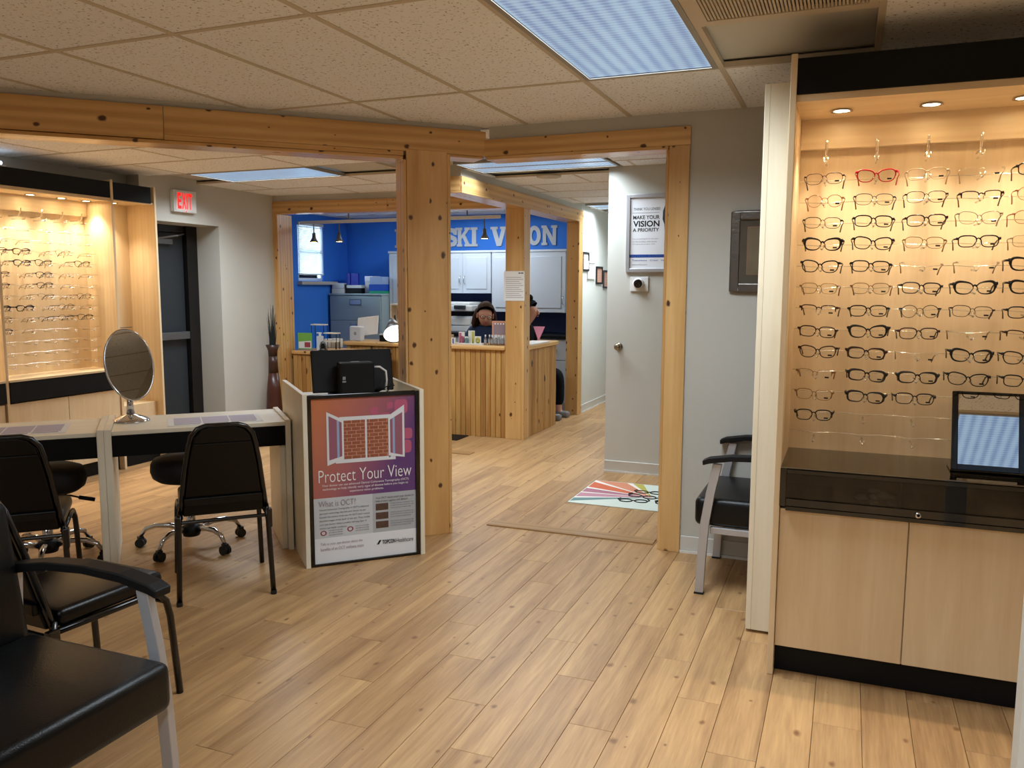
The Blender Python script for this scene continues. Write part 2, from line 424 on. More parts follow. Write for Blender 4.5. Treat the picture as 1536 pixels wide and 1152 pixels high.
def fit_text(s, width, height, material, parent, loc, rot, name='lettering', bold=0.0, align='LEFT', depth=0.0005):
    """text scaled to a given width (m) and cap height (m); local x right, z up after rot (90deg about x)"""
    me = textmesh(s, 1.0, 0.0, bold)
    xs = [v.co.x for v in me.vertices]; ys = [v.co.y for v in me.vertices]
    if not xs: return None
    x0, x1, y0, y1 = min(xs), max(xs), min(ys), max(ys)
    sx = width / (x1 - x0); sy = height / max(1e-6, (max(ys) - max(0, y0) if False else y1 - y0)) if height else sx
    for v in me.vertices:
        v.co.x = (v.co.x - x0) * sx; v.co.y = (v.co.y - y0) * sy; v.co.z = v.co.z * depth
    me.materials.clear()
    o = place(name, me, material, parent, loc, rot)
    return o
UP = (R(90), 0, 0)      # text that stands upright facing -y

# ------------------------------------------------------------------ floor
fl = struct('floor', (0, 0, 0), label='light oak plank floor running through all the rooms')
X0F, X1F, Y0F, Y1F = -7.0, 3.0, -2.6, 13.2
G().box(X0F, X1F, Y0F, Y1F, -0.06, -0.006).build('floor_base', 'floor_base', fl)
PW, PL = 0.1545, 0.913
plank = G().box(0, PW - 0.0016, 0, PL - 0.0016, -0.02, 0.0).mesh('plank', bevel=0.0008, seg=1)
OFF = {0: 2.88, 1: 2.265, 2: 2.557}
cells = []
k = math.floor((X0F + 0.047) / PW)
while -0.047 + k * PW < X1F:
    x = -0.047 + k * PW
    off = OFF[(-k) % 3]
    j = math.floor((Y0F - off) / PL)
    while off + j * PL < Y1F:
        y = off + j * PL
        cells.append((x, y)); j += 1
    k += 1
def cam_px(x, y, z=0.0):
    v = cam.matrix_world.inverted() @ Vector((x, y, z))
    if v.z > -0.3: return None
    return (768 + 1242.63 * v.x / -v.z, 576 - 1242.63 * v.y / -v.z, -v.z)
ranked = []
bpy.context.view_layer.update()
for (x, y) in cells:
    p = cam_px(x + PW / 2, y + PL / 2)
    vis = False
    for ax in (0, 1):
        for ay in (0, 0.5, 1):
            q = cam_px(x + ax * PW, y + ay * PL)
            if q and -30 < q[0] < 1566 and 560 < q[1] < 1190: vis = True
    d = math.hypot(x + PW / 2, y + PL / 2)
    hidden = (x > -0.2 and y > 3.3) or (x < -5.75)
    ranked.append((0 if (vis and not hidden) else 1, d, x, y))
ranked.sort()
rest = G()
for i, (v, d, x, y) in enumerate(ranked):
    if i < 296 and v == 0:
        place('plank', plank, 'oak_plank', fl, (x, y, 0))
    else:
        rest.box(x, x + PW - 0.0022, y, y + PL - 0.0022, -0.02, 0)
rest.build('far_planks', 'oak_plank', fl)['kind'] = 'stuff'

# ------------------------------------------------------------------ ceiling: tiles in a tee grid
ce = struct('ceiling', (0, 0, 0), label='suspended ceiling of beige textured tiles in a metal grid')
G().box(X0F, X1F, Y0F, Y1F, CE + 0.03, CE + 0.08).build('ceiling_slab', 'wall_paint', ce)
NB = 4.72 / Q / 1.0    # beam plane in (-x+y) units
def zone_main(p):
    p = clip(p, -1, 1, 4.66 / Q); return clip(p, 0, 1, 4.58)
def zone_back(p):       # everything beyond the beam or beyond the doorway wall, as two clipped pieces
    a = clip(clip(p, 1, -1, -4.80 / Q), 0, 1, 4.62)
    b = clip(clip(p, 0, -1, -4.62), 1, 0, 99)
    b = clip(b, 1, -1, -0.0 + 99)
    return [q for q in (a, b) if area(q) > 0.003]
fit_cells = []   # cells replaced by fittings: (x0,x1,y0,y1)
def in_fit(x0, x1, y0, y1):
    cx, cy = (x0 + x1) / 2, (y0 + y1) / 2
    return any(a - .02 < cx < b + .02 and c - .02 < cy < d + .02 for a, b, c, d in fit_cells)
F_MAIN = [(-1.15, -0.545, 2.49, 3.71), (0.665, 1.27, 0.05, 1.27), (-2.965, -2.36, -1.17, 0.05), (-0.545, 0.06, -1.17, 0.05)]  # last two are out of view, added as fill light
F_VENT = (-0.545, 0.06, 2.49, 3.10)
F_LEFT = (-5.16, -3.96, 5.50, 6.08); F_HALL = (-2.84, -1.66, 5.78, 6.34)
F_HALL2 = (-2.84, -1.90, 9.2, 9.75)
fit_cells += F_MAIN + [F_VENT, F_LEFT, F_HALL, F_HALL2]
def tile(poly):
    g = 0.007
    cx = sum(p[0] for p in poly) / len(poly); cy = sum(p[1] for p in poly) / len(poly)
    G().prism([(p[0] - cx, p[1] - cy) for p in poly], 0, 0.012).build('ceiling_tile', 'ceiling_tile', ce, loc=(cx, cy, CE))
GX = [-1.15 + 0.605 * k for k in range(-10, 8)]
GY = [3.71 + 1.22 * k for k in range(-6, 2)]
for i in range(len(GX) - 1):
    for j in range(len(GY) - 1):
        x0, x1, y0, y1 = GX[i], GX[i + 1], GY[j], GY[j + 1]
        if x1 < -5.9 or x0 > X1F or y1 < Y0F: continue
        if in_fit(x0, x1, y0, y1): continue
        parts = [(y0, y1)]
        if abs(x0 - F_VENT[0]) < .01 and abs(y0 - 2.49) < .01: parts = [(3.10, 3.71)]
        for (a, b) in parts:
            p = zone_main([(x0 + .006, a + .006), (x1 - .006, a + .006), (x1 - .006, b - .006), (x0 + .006, b - .006)])
            if area(p) > 0.002: tile(p)
def bar_main(x0, y0, x1, y1, wd=0.012):
    if abs(x1 - x0) < 1e-6: p = [(x0 - wd, y0), (x0 + wd, y0), (x0 + wd, y1), (x0 - wd, y1)]
    else: p = [(x0, y0 - wd), (x1, y0 - wd), (x1, y0 + wd), (x0, y0 + wd)]
    p = zone_main(p)
    if area(p) > 1e-4: G().prism(p, CE - 0.003, CE + 0.02).build('tee_bar', 'tee_bar', ce)
for x in GX:
    if -5.9 < x < X1F: bar_main(x, Y0F, x, 4.6)
for y in GY:
    for i in range(len(GX) - 1):
        if GX[i] < -5.9 or GX[i] > X1F: continue
        bar_main(GX[i] + .012, y, GX[i + 1] - .012, y)
bar_main(F_VENT[0] + .012, 3.10, F_VENT[1] - .012, 3.10)
# back zone: two-by-four tiles lying the other way
BY = [4.36 + 0.575 * (k - 5) for k in range(0, 22)]
for j in range(len(BY) - 1):
    y0, y1 = BY[j], BY[j + 1]
    xs0 = [-7.56 + 1.2 * k + (0.6 if j % 2 else 0.0) for k in range(0, 10)]
    for i in range(len(xs0) - 1):
        x0, x1 = xs0[i], xs0[i + 1]
        if in_fit(x0, x1, y0, y1): continue
        ok = True
        for (a, b, c, d) in (F_LEFT, F_HALL, F_HALL2):
            if x0 < b - .03 and x1 > a + .03 and y0 < d - .1 and y1 > c + .1:
                ok = False
                for (u, v) in ((x0, a), (b, x1)):
                    if v - u > 0.05:
                        for q in zone_back([(u + .005, y0 + .005), (v - .005, y0 + .005), (v - .005, y1 - .005), (u + .005, y1 - .005)]): tile(q)
        if not ok: continue
        for q in zone_back([(x0 + .005, y0 + .005), (x1 - .005, y0 + .005), (x1 - .005, y1 - .005), (x0 + .005, y1 - .005)]): tile(q)
    for q in zone_back([(X0F, y0 - .01), (X1F, y0 - .01), (X1F, y0 + .01), (X0F, y0 + .01)]):
        G().prism(q, CE - 0.003, CE + 0.014).build('tee_bar', 'tee_bar', ce)
    for x0 in xs0:
        if any(a + .03 < x0 < b - .03 and y0 < d - .1 and y1 > c + .1 for (a, b, c, d) in (F_LEFT, F_HALL, F_HALL2)): continue
        for q in zone_back([(x0 - .01, y0 + .01), (x0 + .01, y0 + .01), (x0 + .01, y1 - .01), (x0 - .01, y1 - .01)]):
            G().prism(q, CE - 0.002, CE + 0.014).build('tee_bar', 'tee_bar', ce)

# ------------------------------------------------------------------ ceiling fittings
def troffer(cell, label, along='y', power=TROFFER_W, spread=TROFFER_SPREAD):
    x0, x1, y0, y1 = cell
    cx, cy = (x0 + x1) / 2, (y0 + y1) / 2; hx, hy = (x1 - x0) / 2 - 0.012, (y1 - y0) / 2 - 0.012
    t = thing('ceiling_light', label, 'ceiling light', (cx, cy, CE), 0, 'recessed fluorescent ceiling lights')
    fr = G(); b = 0.022
    fr.box(-hx, -hx + b, -hy, hy, -0.006, 0.02).box(hx - b, hx, -hy, hy, -0.006, 0.02).box(-hx + b, hx - b, -hy, -hy + b, -0.006, 0.02).box(-hx + b, hx - b, hy - b, hy, -0.006, 0.02)
    fr.build('frame', 'fitting_frame', t)
    le = G().box(-hx + b, hx - b, -hy + b, hy - b, 0.0, 0.008)
    lo = le.build('lens', 'troffer_lens', t)
    if along == 'x':
        lo.rotation_euler = (0, 0, R(90))
        lo.data = G().box(-hy + b, hy - b, -hx + b, hx - b, 0.0, 0.008).mesh('lens'); lo.data.materials.append(MATS['troffer_lens'])
    ld = bpy.data.lights.new('fitting_lamp', 'AREA'); ld.shape = 'RECTANGLE'; ld.size = 2 * (hx - b); ld.size_y = 2 * (hy - b)
    ld.energy = power; ld.color = TROFFER_COL; ld.spread = spread
    lo2 = bpy.data.objects.new('fitting_lamp', ld); COL.objects.link(lo2); lo2.parent = t; lo2.location = (0, 0, -0.004)
    return t
troffer(F_MAIN[0], 'large fluorescent ceiling light above the nearest floor, in front of the doorway')
troffer(F_MAIN[1], 'fluorescent ceiling light reflected in the black-framed counter mirror', 'y', 30, R(106))
troffer(F_MAIN[2], 'unseen fluorescent ceiling light added left of the camera to brighten the room', 'y', 44)  # out of view: added to fill the main room with light
troffer(F_MAIN[3], 'unseen fluorescent ceiling light added behind the camera to brighten the ceiling', 'y', 46)  # out of view: added so the floor bounces more light onto the ceiling
troffer(F_LEFT, 'fluorescent ceiling light seen below the diagonal beam near the exit sign', 'x', 40)
troffer(F_HALL, 'fluorescent ceiling light just inside the timber-framed doorway', 'x', 34)
troffer(F_HALL2, 'fluorescent ceiling light far down the corridor', 'x', 34)
# air vent
vt = thing('ceiling_vent', 'dusty slatted air vent in the ceiling beside the large light', 'vent', ((F_VENT[0] + F_VENT[1]) / 2, (F_VENT[2] + F_VENT[3]) / 2, CE))
h = 0.29
G().box(-h, h, -h, -h + .03, -.004, .01).box(-h, h, h - .03, h, -.004, .01).box(-h, -h + .03, -h + .03, h - .03, -.004, .01).box(h - .03, h, -h + .03, h - .03, -.004, .01).build('frame', 'tee_bar', vt)
G().box(-h + .03, h - .03, -h + .03, h - .03, .012, .02).build('backing', 'dark_gap', vt)
sl = G().box(-.0035, .0035, -h + .03, h - .03, -.001, .012).mesh('slat')
for i in range(44): place('slat', sl, 'tee_bar', vt, (-h + .036 + i * (2 * h - .072) / 43, 0, 0))
# round speaker disc in hall ceiling
sp = thing('ceiling_speaker', 'round flush ceiling speaker in the corridor ceiling', 'speaker', (-2.38, 6.70, CE))
G().lathe([(0.105, -0.001), (0.10, -0.012), (0.088, -0.014)], 28).build('rim', 'tee_bar', sp, smooth=True)
G().lathe([(0.088, -0.012), (0.0, -0.016)], 28).build('grille', 'wall_paint', sp, smooth=True)

# ------------------------------------------------------------------ walls
def wallbox(name, x0, x1, y0, y1, z0=0.0, z1=CE + 0.03, m='wall_paint', label=None):
    o = G().box(0, x1 - x0, 0, y1 - y0, 0, z1 - z0).build(name, m, None, loc=(x0, y0, z0)); tag(o, label, None, None, 'structure'); return o
wallbox('wall_doorway', -0.82, 3.0, 4.56, 4.68)
wallbox('wall_doorway_header', -1.99, -0.82, 4.56, 4.68, 2.235)
wallbox('wall_near_right', 3.0, 3.1, Y0F, 13.2)
wallbox('wall_near_back', -7.0, 3.0, Y0F - .1, Y0F)
wallbox('wall_left', -5.80, -5.70, Y0F, 5.46)
wallbox('wall_exit', -5.66, -5.56, 6.34, 7.15)
wallbox('wall_exit_lintel', -5.66, -5.56, 5.46, 6.34, 2.04)
wallbox('wall_exit_reveal', -5.92, -5.66, 6.34, 6.40)
wallbox('wall_exit_recess', -5.98, -5.92, 5.40, 6.40)
wallbox('wall_exit_side', -5.92, -5.56, 5.40, 5.46)
wallbox('wall_exit_recess_top', -5.92, -5.66, 5.46, 6.34, 2.04)
wallbox('wall_hall', -1.77, 3.0, 6.38, 6.50, m='wall_white')
wallbox('wall_hall_right', -1.77, -1.67, 6.50, 13.2, m='wall_white')
wallbox('wall_hall_left', -2.98, -2.88, 9.25, 13.2, m='wall_white')
wallbox('wall_hall_end', -2.98, -1.67, 13.1, 13.2, m='wall_white')
wallbox('wall_reception_back', -6.6, -2.98, 9.95, 10.05, m='wall_blue')
wallbox('wall_reception_left_low', -6.6, -6.5, 7.15, 9.95, 0, 1.55, m='wall_blue')
wallbox('wall_reception_left_high', -6.6, -6.5, 7.15, 9.95, 2.29, CE + .03, m='wall_blue')
wallbox('wall_reception_left_near', -6.6, -6.5, 7.15, 8.83, 1.55, 2.29, m='wall_blue')
wallbox('wall_reception_left_far', -6.6, -6.5, 9.37, 9.95, 1.55, 2.29, m='wall_blue')
wallbox('wall_reception_front', -6.6, -5.57, 7.15, 7.25, m='wall_paint')
wallbox('wall_partition_end', 0.440, 0.52, 2.256, 2.33, m='wall_white')
# diagonal header wall over the wide opening
dg_ = struct('wall_beam_header', dn(0, 4.65), R(45))
G().box(-5.2, 1.77, 0, 0.13, 2.237, CE + .03).build('header_board', 'wall_paint', dg_)
# header wall over the reception opening
hx0, hy0, hx1, hy1 = -5.57, 7.16, -3.06, 7.40
HA = math.atan2(hy1 - hy0, hx1 - hx0); HL = math.hypot(hx1 - hx0, hy1 - hy0)
hd = struct('wall_reception_header', (hx0, hy0, 0), HA)
G().box(0, HL, 0.0, 0.12, 2.24, CE + .03).build('header_board', 'wall_paint', hd)
# soffit wall along the corridor
sf = struct('wall_corridor_header', (-3.06, 6.04, 0))
G().box(0.01, 0.18, 0.0, 3.21, 2.24, CE + .03).build('header_board', 'wall_paint', sf)

# ------------------------------------------------------------------ pine trim
def board(parent, name, x0, x1, y0, y1, z0, z1, ax, bev=0.002):
    cx, cy, cz = (x0 + x1) / 2, (y0 + y1) / 2, (z0 + z1) / 2
    return G().box(x0 - cx, x1 - cx, y0 - cy, y1 - cy, z0 - cz, z1 - cz).build(name, 'pine_' + ax, parent, bevel=bev, seg=1, loc=(cx, cy, cz))
t1 = struct('trim_1', dn(0, 4.65), R(45), 'knotty pine boards casing the long diagonal beam')
board(t1, 'front_board', -2.6, 0.058, -0.02, 0.0, 2.213, 2.376, 'x')
board(t1, 'front_board', 0.060, 1.796, -0.02, 0.0, 2.237, 2.376, 'x')
board(t1, 'front_board', 0.060, 1.30, -0.02, 0.0, 2.211, 2.236, 'x')
board(t1, 'front_board', -5.2, -2.602, -0.02, 0.0, 2.213, 2.376, 'x')
board(t1, 'soffit_board', -5.2, 1.30, -0.012, 0.15, 2.192, 2.210, 'x')
board(t1, 'soffit_board', 1.575, 1.785, -0.012, 0.15, 2.222, 2.236, 'x')
board(t1, 'back_board', -5.2, 1.6, 0.132, 0.15, 2.213, 2.376, 'x')
t2 = struct('trim_2', dn(0, 4.65), R(45), 'tall knotty pine post carrying the diagonal beam')
board(t2, 'front_board', 1.315, 1.556, -0.025, -0.003, 0.0, 2.247, 'z')
board(t2, 'jamb_board', 1.30, 1.314, -0.020, 0.15, 0.0, 2.19, 'z')
board(t2, 'jamb_board', 1.557, 1.575, -0.024, 0.15, 0.0, 2.235, 'z')
board(t2, 'back_board', 1.315, 1.556, 0.12, 0.14, 0.0, 2.19, 'z')
t3 = struct('trim_3', (0, 0, 0), 0, 'pine casing around the corridor doorway')
board(t3, 'head_board', -2.012, -0.815, 4.538, 4.558, 2.232, 2.330, 'x')
board(t3, 'soffit_board', -2.0, -0.932, 4.530, 4.70, 2.214, 2.231, 'x')
board(t3, 'side_board', -0.928, -0.818, 4.536, 4.558, 0.0, 2.231, 'z')
board(t3, 'jamb_board', -0.945, -0.929, 4.545, 4.70, 0.0, 2.214, 'z')
board(t3, 'back_board', -0.928, -0.818, 4.682, 4.70, 0.0, 2.231, 'z')
# reception header and jamb
t4 = struct('trim_4', (hx0, hy0, 0), HA, 'pine boards over the reception opening')
board(t4, 'front_board', 0.0, 1.30, -0.02, 0.0, 2.232, 2.345, 'x')
board(t4, 'front_board', 1.302, HL, -0.02, 0.0, 2.232, 2.345, 'x')
board(t4, 'soffit_board', 0.05, HL, -0.01, 0.13, 2.222, 2.24, 'x')
board(t4, 'jamb_board', 0.0, 0.045, -0.02, 0.0, 0.0, 2.231, 'z')
board(t4, 'jamb_board', 0.046, 0.062, -0.02, 0.26, 0.0, 2.221, 'z')
# column and corridor header
t5 = struct('trim_5', (-3.06, 6.04, 0), 0, 'pine column and header boards along the corridor side of reception')
board(t5, 'column_board', 0.0, 0.165, 1.36, 1.38, 0.0, 2.232, 'z')
board(t5, 'column_board', 0.166, 0.19, 1.36, 1.52, 0.0, 2.232, 'z')
board(t5, 'column_board', 0.0, 0.02, 1.381, 1.52, 0.0, 2.232, 'z')
board(t5, 'header_face', 0.181, 0.20, -0.02, 3.21, 2.232, 2.345, 'y')
board(t5, 'header_face', 0.0, 0.18, -0.02, -0.001, 2.232, 2.345, 'x')
board(t5, 'soffit_board', 0.0, 0.20, -0.02, 3.21, 2.215, 2.231, 'y')
board(t5, 'end_post', 0.04, 0.18, 3.10, 3.21, 0.0, 2.214, 'z')
board(t5, 'end_post_edge', 0.181, 0.20, 3.06, 3.21, 0.0, 2.214, 'z')
# threshold strips
t6 = struct('trim_6', (0, 0, 0), 0, 'wooden threshold strip across the corridor doorway')
G().box(-2.03, -0.985, -0.055, 0.055, 0.0, 0.008).build('threshold', 'threshold_wood', t6, loc=(0, 4.665, 0))
G().box(-0.55, 0.3, -0.06, 0.06, 0.0, 0.006).build('threshold', 'threshold_wood', t6, loc=(-3.35, 6.60, 0))
# baseboards
def basebd(name, x0, x1, y0, y1, h=0.095):
    o = struct(name, (x0, y0, 0))
    G().box(0, x1 - x0, 0, y1 - y0, 0.014, h).build('board', 'baseboard_grey', o, bevel=.003, seg=1)
    sx, sy = (0.0, 0.012) if (x1 - x0) > (y1 - y0) else (0.012, 0.0)
    G().box(0, x1 - x0 + (0.008 if sx else 0), -(0.010 if sy else 0), y1 - y0, 0.0, 0.014).build('toe_strip', 'baseboard_white', o)
basebd('baseboard_doorway', -0.817, 2.99, 4.548, 4.56)
basebd('baseboard_hall', -1.77, 2.9, 6.368, 6.38)
basebd('baseboard_hall_left', -2.88, -2.868, 9.26, 13.09)
basebd('baseboard_exit', -5.56, -5.548, 6.36, 7.14)

# ------------------------------------------------------------------ exit door and sign
dr = struct('door_1', (-5.92, 5.46, 0), 0, 'dark grey exit door with push bar, set back in the wall')
G().box(0.0, 0.045, 0.075, 0.74, 0.01, 1.97).build('door_leaf', 'door_dark', dr, bevel=.003, seg=1)
G().box(0.0, 0.06, 0.0, 0.07, 0, 2.04).box(0.0, 0.09, 0.745, 0.88, 0, 2.04).box(0, 0.06, 0.07, 0.745, 1.975, 2.04).build('door_frame', 'door_frame_dark', dr)
pb = G().box(0.075, 0.11, 0.12, 0.72, 0.98, 1.05).box(0.045, 0.1, 0.12, 0.16, 0.98, 1.05).box(0.045, 0.1, 0.68, 0.72, 0.98, 1.05).build('push_bar', 'grey_metal', dr, bevel=.004)
G().box(0.045, 0.10, 0.30, 0.56, 1.86, 1.91).build('door_closer', 'grey_metal', dr, bevel=.004)
G().tube([(0.09, 0.32, 1.90), (0.22, 0.5, 1.935), (0.08, 0.72, 1.965)], 0.008, 6).build('closer_arm', 'grey_metal', dr)
es = thing('exit_sign', 'white exit sign with glowing red letters above the dark door', 'sign', (-5.56, 5.875, 2.13))
G().box(0.0, 0.045, -0.135, 0.135, 0.0, 0.19).build('housing', 'white_plastic', es, bevel=.004)
G().box(0.045, 0.05, -0.12, 0.12, 0.012, 0.178).build('face', 'paper', es)
for i, (ch, wd) in enumerate((('E', .044), ('X', .052), ('I', .012), ('T', .048))):
    yy = [-0.098, -0.048, 0.010, 0.030][i]
    fit_text(ch, wd, 0.140, 'exit_red', es, (0.0515, yy, 0.026), (R(90), 0, R(90)), 'letter', bold=0.03)
G().ball((0.052, 0.0, 0.006), 0.005, 8, 6).build('test_lamp', 'exit_red', es)

# ------------------------------------------------------------------ eyeglasses
def rim_path(cx, a, b, n=26, ex=2.6, cat=0.0, drop=0.0):
    pts = []
    for i in range(n):
        th = 2 * PI * i / n; c, s_ = math.cos(th), math.sin(th)
        x = a * math.copysign(abs(c) ** (2 / ex), c); z = b * math.copysign(abs(s_) ** (2 / ex), s_)
        sgn = 1 if cx > 0 else -1
        u = (x * sgn + a) / (2 * a)              # 0 inner .. 1 outer
        z += cat * (u ** 1.6) * (0.6 + 0.4 * (z / b)) - drop * (1 - u) * (1 if z < 0 else 0)
        if z < 0: x = x * 0.90 + sgn * a * .05
        pts.append((cx + x, 0.004 * (u ** 2), z))
    return pts
SHAPES = {
    'rectangular': dict(a=.0290, b=.0198, ex=3.0, cat=0.0),
    'round': dict(a=.026, b=.0225, ex=2.1, cat=0.0),
    'cat-eye': dict(a=.0298, b=.0205, ex=2.5, cat=.008),
    'half-rim': dict(a=.028, b=.0165, ex=3.0, cat=0.002),
    'rimless': dict(a=.0275, b=.0165, ex=2.8, cat=0.0),
}
_gl = {}
def glasses_meshes(shape, rim, thick):
    key = (shape, rim, thick)
    if key in _gl: return _gl[key]
    p = SHAPES[shape]; r = {'thin': .0012, 'mid': .0021, 'thick': .0030}[thick]
    fr = G(); cx = .0345; lens = []
    for s in (-1, 1):
        path = rim_path(s * cx, p['a'], p['b'], 26, p['ex'], p['cat'])
        if shape == 'half-rim':
            top = [q for q in path if q[2] > -p['b'] * .35]; top.sort(key=lambda q: q[0]); fr.tube(top, r, 6)
        elif shape == 'rimless': pass
        else:
            if thick == 'thick':
                rr = [r * (0.6 + 0.9 * max(0, min(1, ((q[0] - s * cx) * s / p['a'] + 1) / 2))) * (1.15 if q[2] > 0 else .75) for q in path]
            else: rr = [r * (1.15 if q[2] > 0 else .85) for q in path]
            fr.tube(path, rr, 6, closed=True)
        lens.append(G().poly([(q[0], q[1] + .0003, q[2]) for q in path]).mesh('lens'))
        ox = s * (cx + p['a']); oz = p['b'] * .45 + p['cat'] * .8
        fr.box(min(ox - s * .002, ox + s * .007), max(ox - s * .002, ox + s * .007), .000, .007, oz - r * 1.6 - .0005, oz + r * 1.6 + .0015)
    ix = cx - p['a']; bz = p['b'] * .35
    fr.tube([(-ix - .001, 0, bz), (-ix * .5, -.001, bz + .003), (0, -.0015, bz + .004), (ix * .5, -.001, bz + .003), (ix + .001, 0, bz)], r * 1.1, 6)
    for s in (-1, 1): fr.tube([(s * (ix + .002), .0005, -.002), (s * (ix + .001), .006, -.005), (s * (ix + .0025), .008, -.010)], .0011, 5)
    fm = fr.mesh('front_frame', smooth=True); fm.materials.append(MATS[rim])
    tm = []
    for s in (-1, 1):
        ox = s * (cx + p['a'] + .006); oz = p['b'] * .45 + p['cat'] * .8
        t = G().tube([(ox, .006, oz), (ox + s * .004, .045, oz), (ox + s * .003, .088, oz - .002), (ox - s * .002, .108, oz - .012), (ox - s * .006, .128, oz - .034)], [max(r, .0014), max(r, .0014), max(r, .0015), .0021, .0027], 6, flat=1.5)
        m = t.mesh('temple', smooth=True); m.materials.append(MATS[rim if rim != 'frame_clear' else 'frame_beige']); tm.append(m)
    for m in lens: m.materials.append(MATS['lens_glass'])
    pr = G().box(.037, .052, -.0028, -.0024, -.0130, -.0075).mesh('lens_print'); pr.materials.append(MATS['print_black'])
    fms = [fm]
    if shape == 'rimless':
        fms = []
        bm = bmesh.new(); bm.from_mesh(fm); bm.verts.ensure_lookup_table(); seen = set(); groups = []
        for v in bm.verts:
            if v.index in seen: continue
            st = [v]; grp = set()
            while st:
                q = st.pop()
                if q.index in grp: continue
                grp.add(q.index); st += [e.other_vert(q) for e in q.link_edges]
            seen |= grp; groups.append(grp)
        bm.free()
        for grp in groups:
            ids = sorted(grp); mp_ = {a: i for i, a in enumerate(ids)}
            me = bpy.data.meshes.new('bridge_piece'); me.from_pydata([fm.vertices[a].co[:] for a in ids], [], [[mp_[a] for a in p.vertices] for p in fm.polygons if p.vertices[0] in grp]); me.materials.append(MATS[rim]); fms.append(me)
    _gl[key] = (fms, tm, lens, pr); return _gl[key]
ORD = ['first', 'second', 'third', 'fourth', 'fifth', 'sixth', 'seventh', 'eighth', 'ninth', 'tenth', 'eleventh', 'twelfth', 'thirteenth']
CNAME = {'frame_black': 'black', 'frame_brown': 'brown', 'frame_darkred': 'dark red', 'frame_red': 'bright red', 'frame_beige': 'beige', 'frame_silver': 'silver', 'frame_clear': 'clear', 'gold_metal': 'gold metal', 'rose_gold': 'rose gold', 'gun_metal': 'gunmetal'}
def eyeglasses(spec, loc, rz, label, group, tilt=0.0, prnt=True):
    shape, rim, thick = spec
    fm, tm, lens, pr = glasses_meshes(*spec)
    t = thing('eyeglasses', label, 'eyeglasses', loc, rz, group); t.rotation_euler = (0, tilt, rz)
    for m in fm: place('front_frame' if shape != 'rimless' else 'front_piece', m, None, t)
    for m in tm: place('temple', m, None, t)
    for m in lens: place('lens', m, None, t)
    if prnt: place('lens_print', pr, None, t)
    return t
RB, RBt, CB, CBt = ('rectangular', 'frame_black', 'mid'), ('rectangular', 'frame_black', 'thick'), ('cat-eye', 'frame_black', 'mid'), ('cat-eye', 'frame_black', 'thick')
RBR, HB, RL = ('rectangular', 'frame_brown', 'mid'), ('half-rim', 'frame_brown', 'mid'), ('rimless', 'frame_clear', 'thin')
TG = ('rectangular', 'gold_metal', 'thin'); RG = ('round', 'rose_gold', 'thin')
RIGHT = [
    [('rectangular', 'frame_darkred', 'thin'), ('cat-eye', 'frame_red', 'mid'), ('rectangular', 'frame_beige', 'thin'), ('rimless', 'frame_clear', 'thin'), RB],
    [RG, ('rectangular', 'gun_metal', 'thin'), ('rectangular', 'frame_brown', 'thin'), HB, RG],
    [('rectangular', 'frame_black', 'thin'), RB, RBR, ('cat-eye', 'frame_silver', 'thin'), RG],
    [CBt, CB, TG, RB, ('rectangular', 'frame_beige', 'thin')],
    [CB, RB, RL, RL, CBt],
    [TG, TG, RB, CBt, CBt],
    [HB, RB, ('round', 'frame_black', 'thin'), ('rectangular', 'frame_brown', 'thin'), RB],
    [RBR, CBt, RBR, RL, HB],
    [('cat-eye', 'frame_brown', 'mid'), ('rectangular', 'frame_brown', 'thick'), RL, CBt, CB],
    [('half-rim', 'gold_metal', 'thin'), RBt, RBt, CB, RB],
    [TG, RBt, RB, None, None],
    [RB, None, None, None, None],
]

# ------------------------------------------------------------------ lit frame displays
COLX = [0.101, 0.277, 0.448, 0.618, 0.788]
ROWZ = [1.885 - 0.0813 * i for i in range(13)]
pegm = G().tube([(-.007, -.008, .010), (-.007, -.010, -.002), (0, -.011, -.007), (.007, -.010, -.002), (.007, -.008, .010)], .0015, 5).tube([(0, -.010, -.006), (0, .06, -.004), (0, .12, -.002)], .0035, 6).mesh('peg', smooth=True)
pegm.materials.append(MATS['acrylic'])
hookm = G().tube([(0, .10, .0), (0, 0, .0), (0, -.02, .02), (0, -.03, .055)], [.004, .005, .006, .004], 6).mesh('hook', smooth=True); hookm.materials.append(MATS['acrylic'])
def downlight(parent, x, y, z, power=DOWN_W, cone=R(96)):
    d = G().lathe([(0.036, -0.001), (0.040, -0.006), (0.030, -0.006), (0.029, 0.0)], 20).build('downlight', 'chrome', parent, smooth=True, loc=(x, y, z))
    G().lathe([(0.0, -0.003), (0.029, -0.003)], 20).build('bulb', 'downlight_glow', d)
    ld = bpy.data.lights.new('downlight_lamp', 'SPOT'); ld.energy = power; ld.color = DOWN_COL; ld.spot_size = cone; ld.spot_blend = 1.0; ld.shadow_soft_size = 0.025
    lo = bpy.data.objects.new('downlight_lamp', ld); COL.objects.link(lo); lo.parent = d; lo.location = (0, 0, -0.012)
    return d
def side_panel(t, x, d=0.40, top=2.30):
    G().box(x, x + 0.022, -0.012, d, 0.0, top).build('side_panel', 'maple_z', t, bevel=.0015, seg=1)
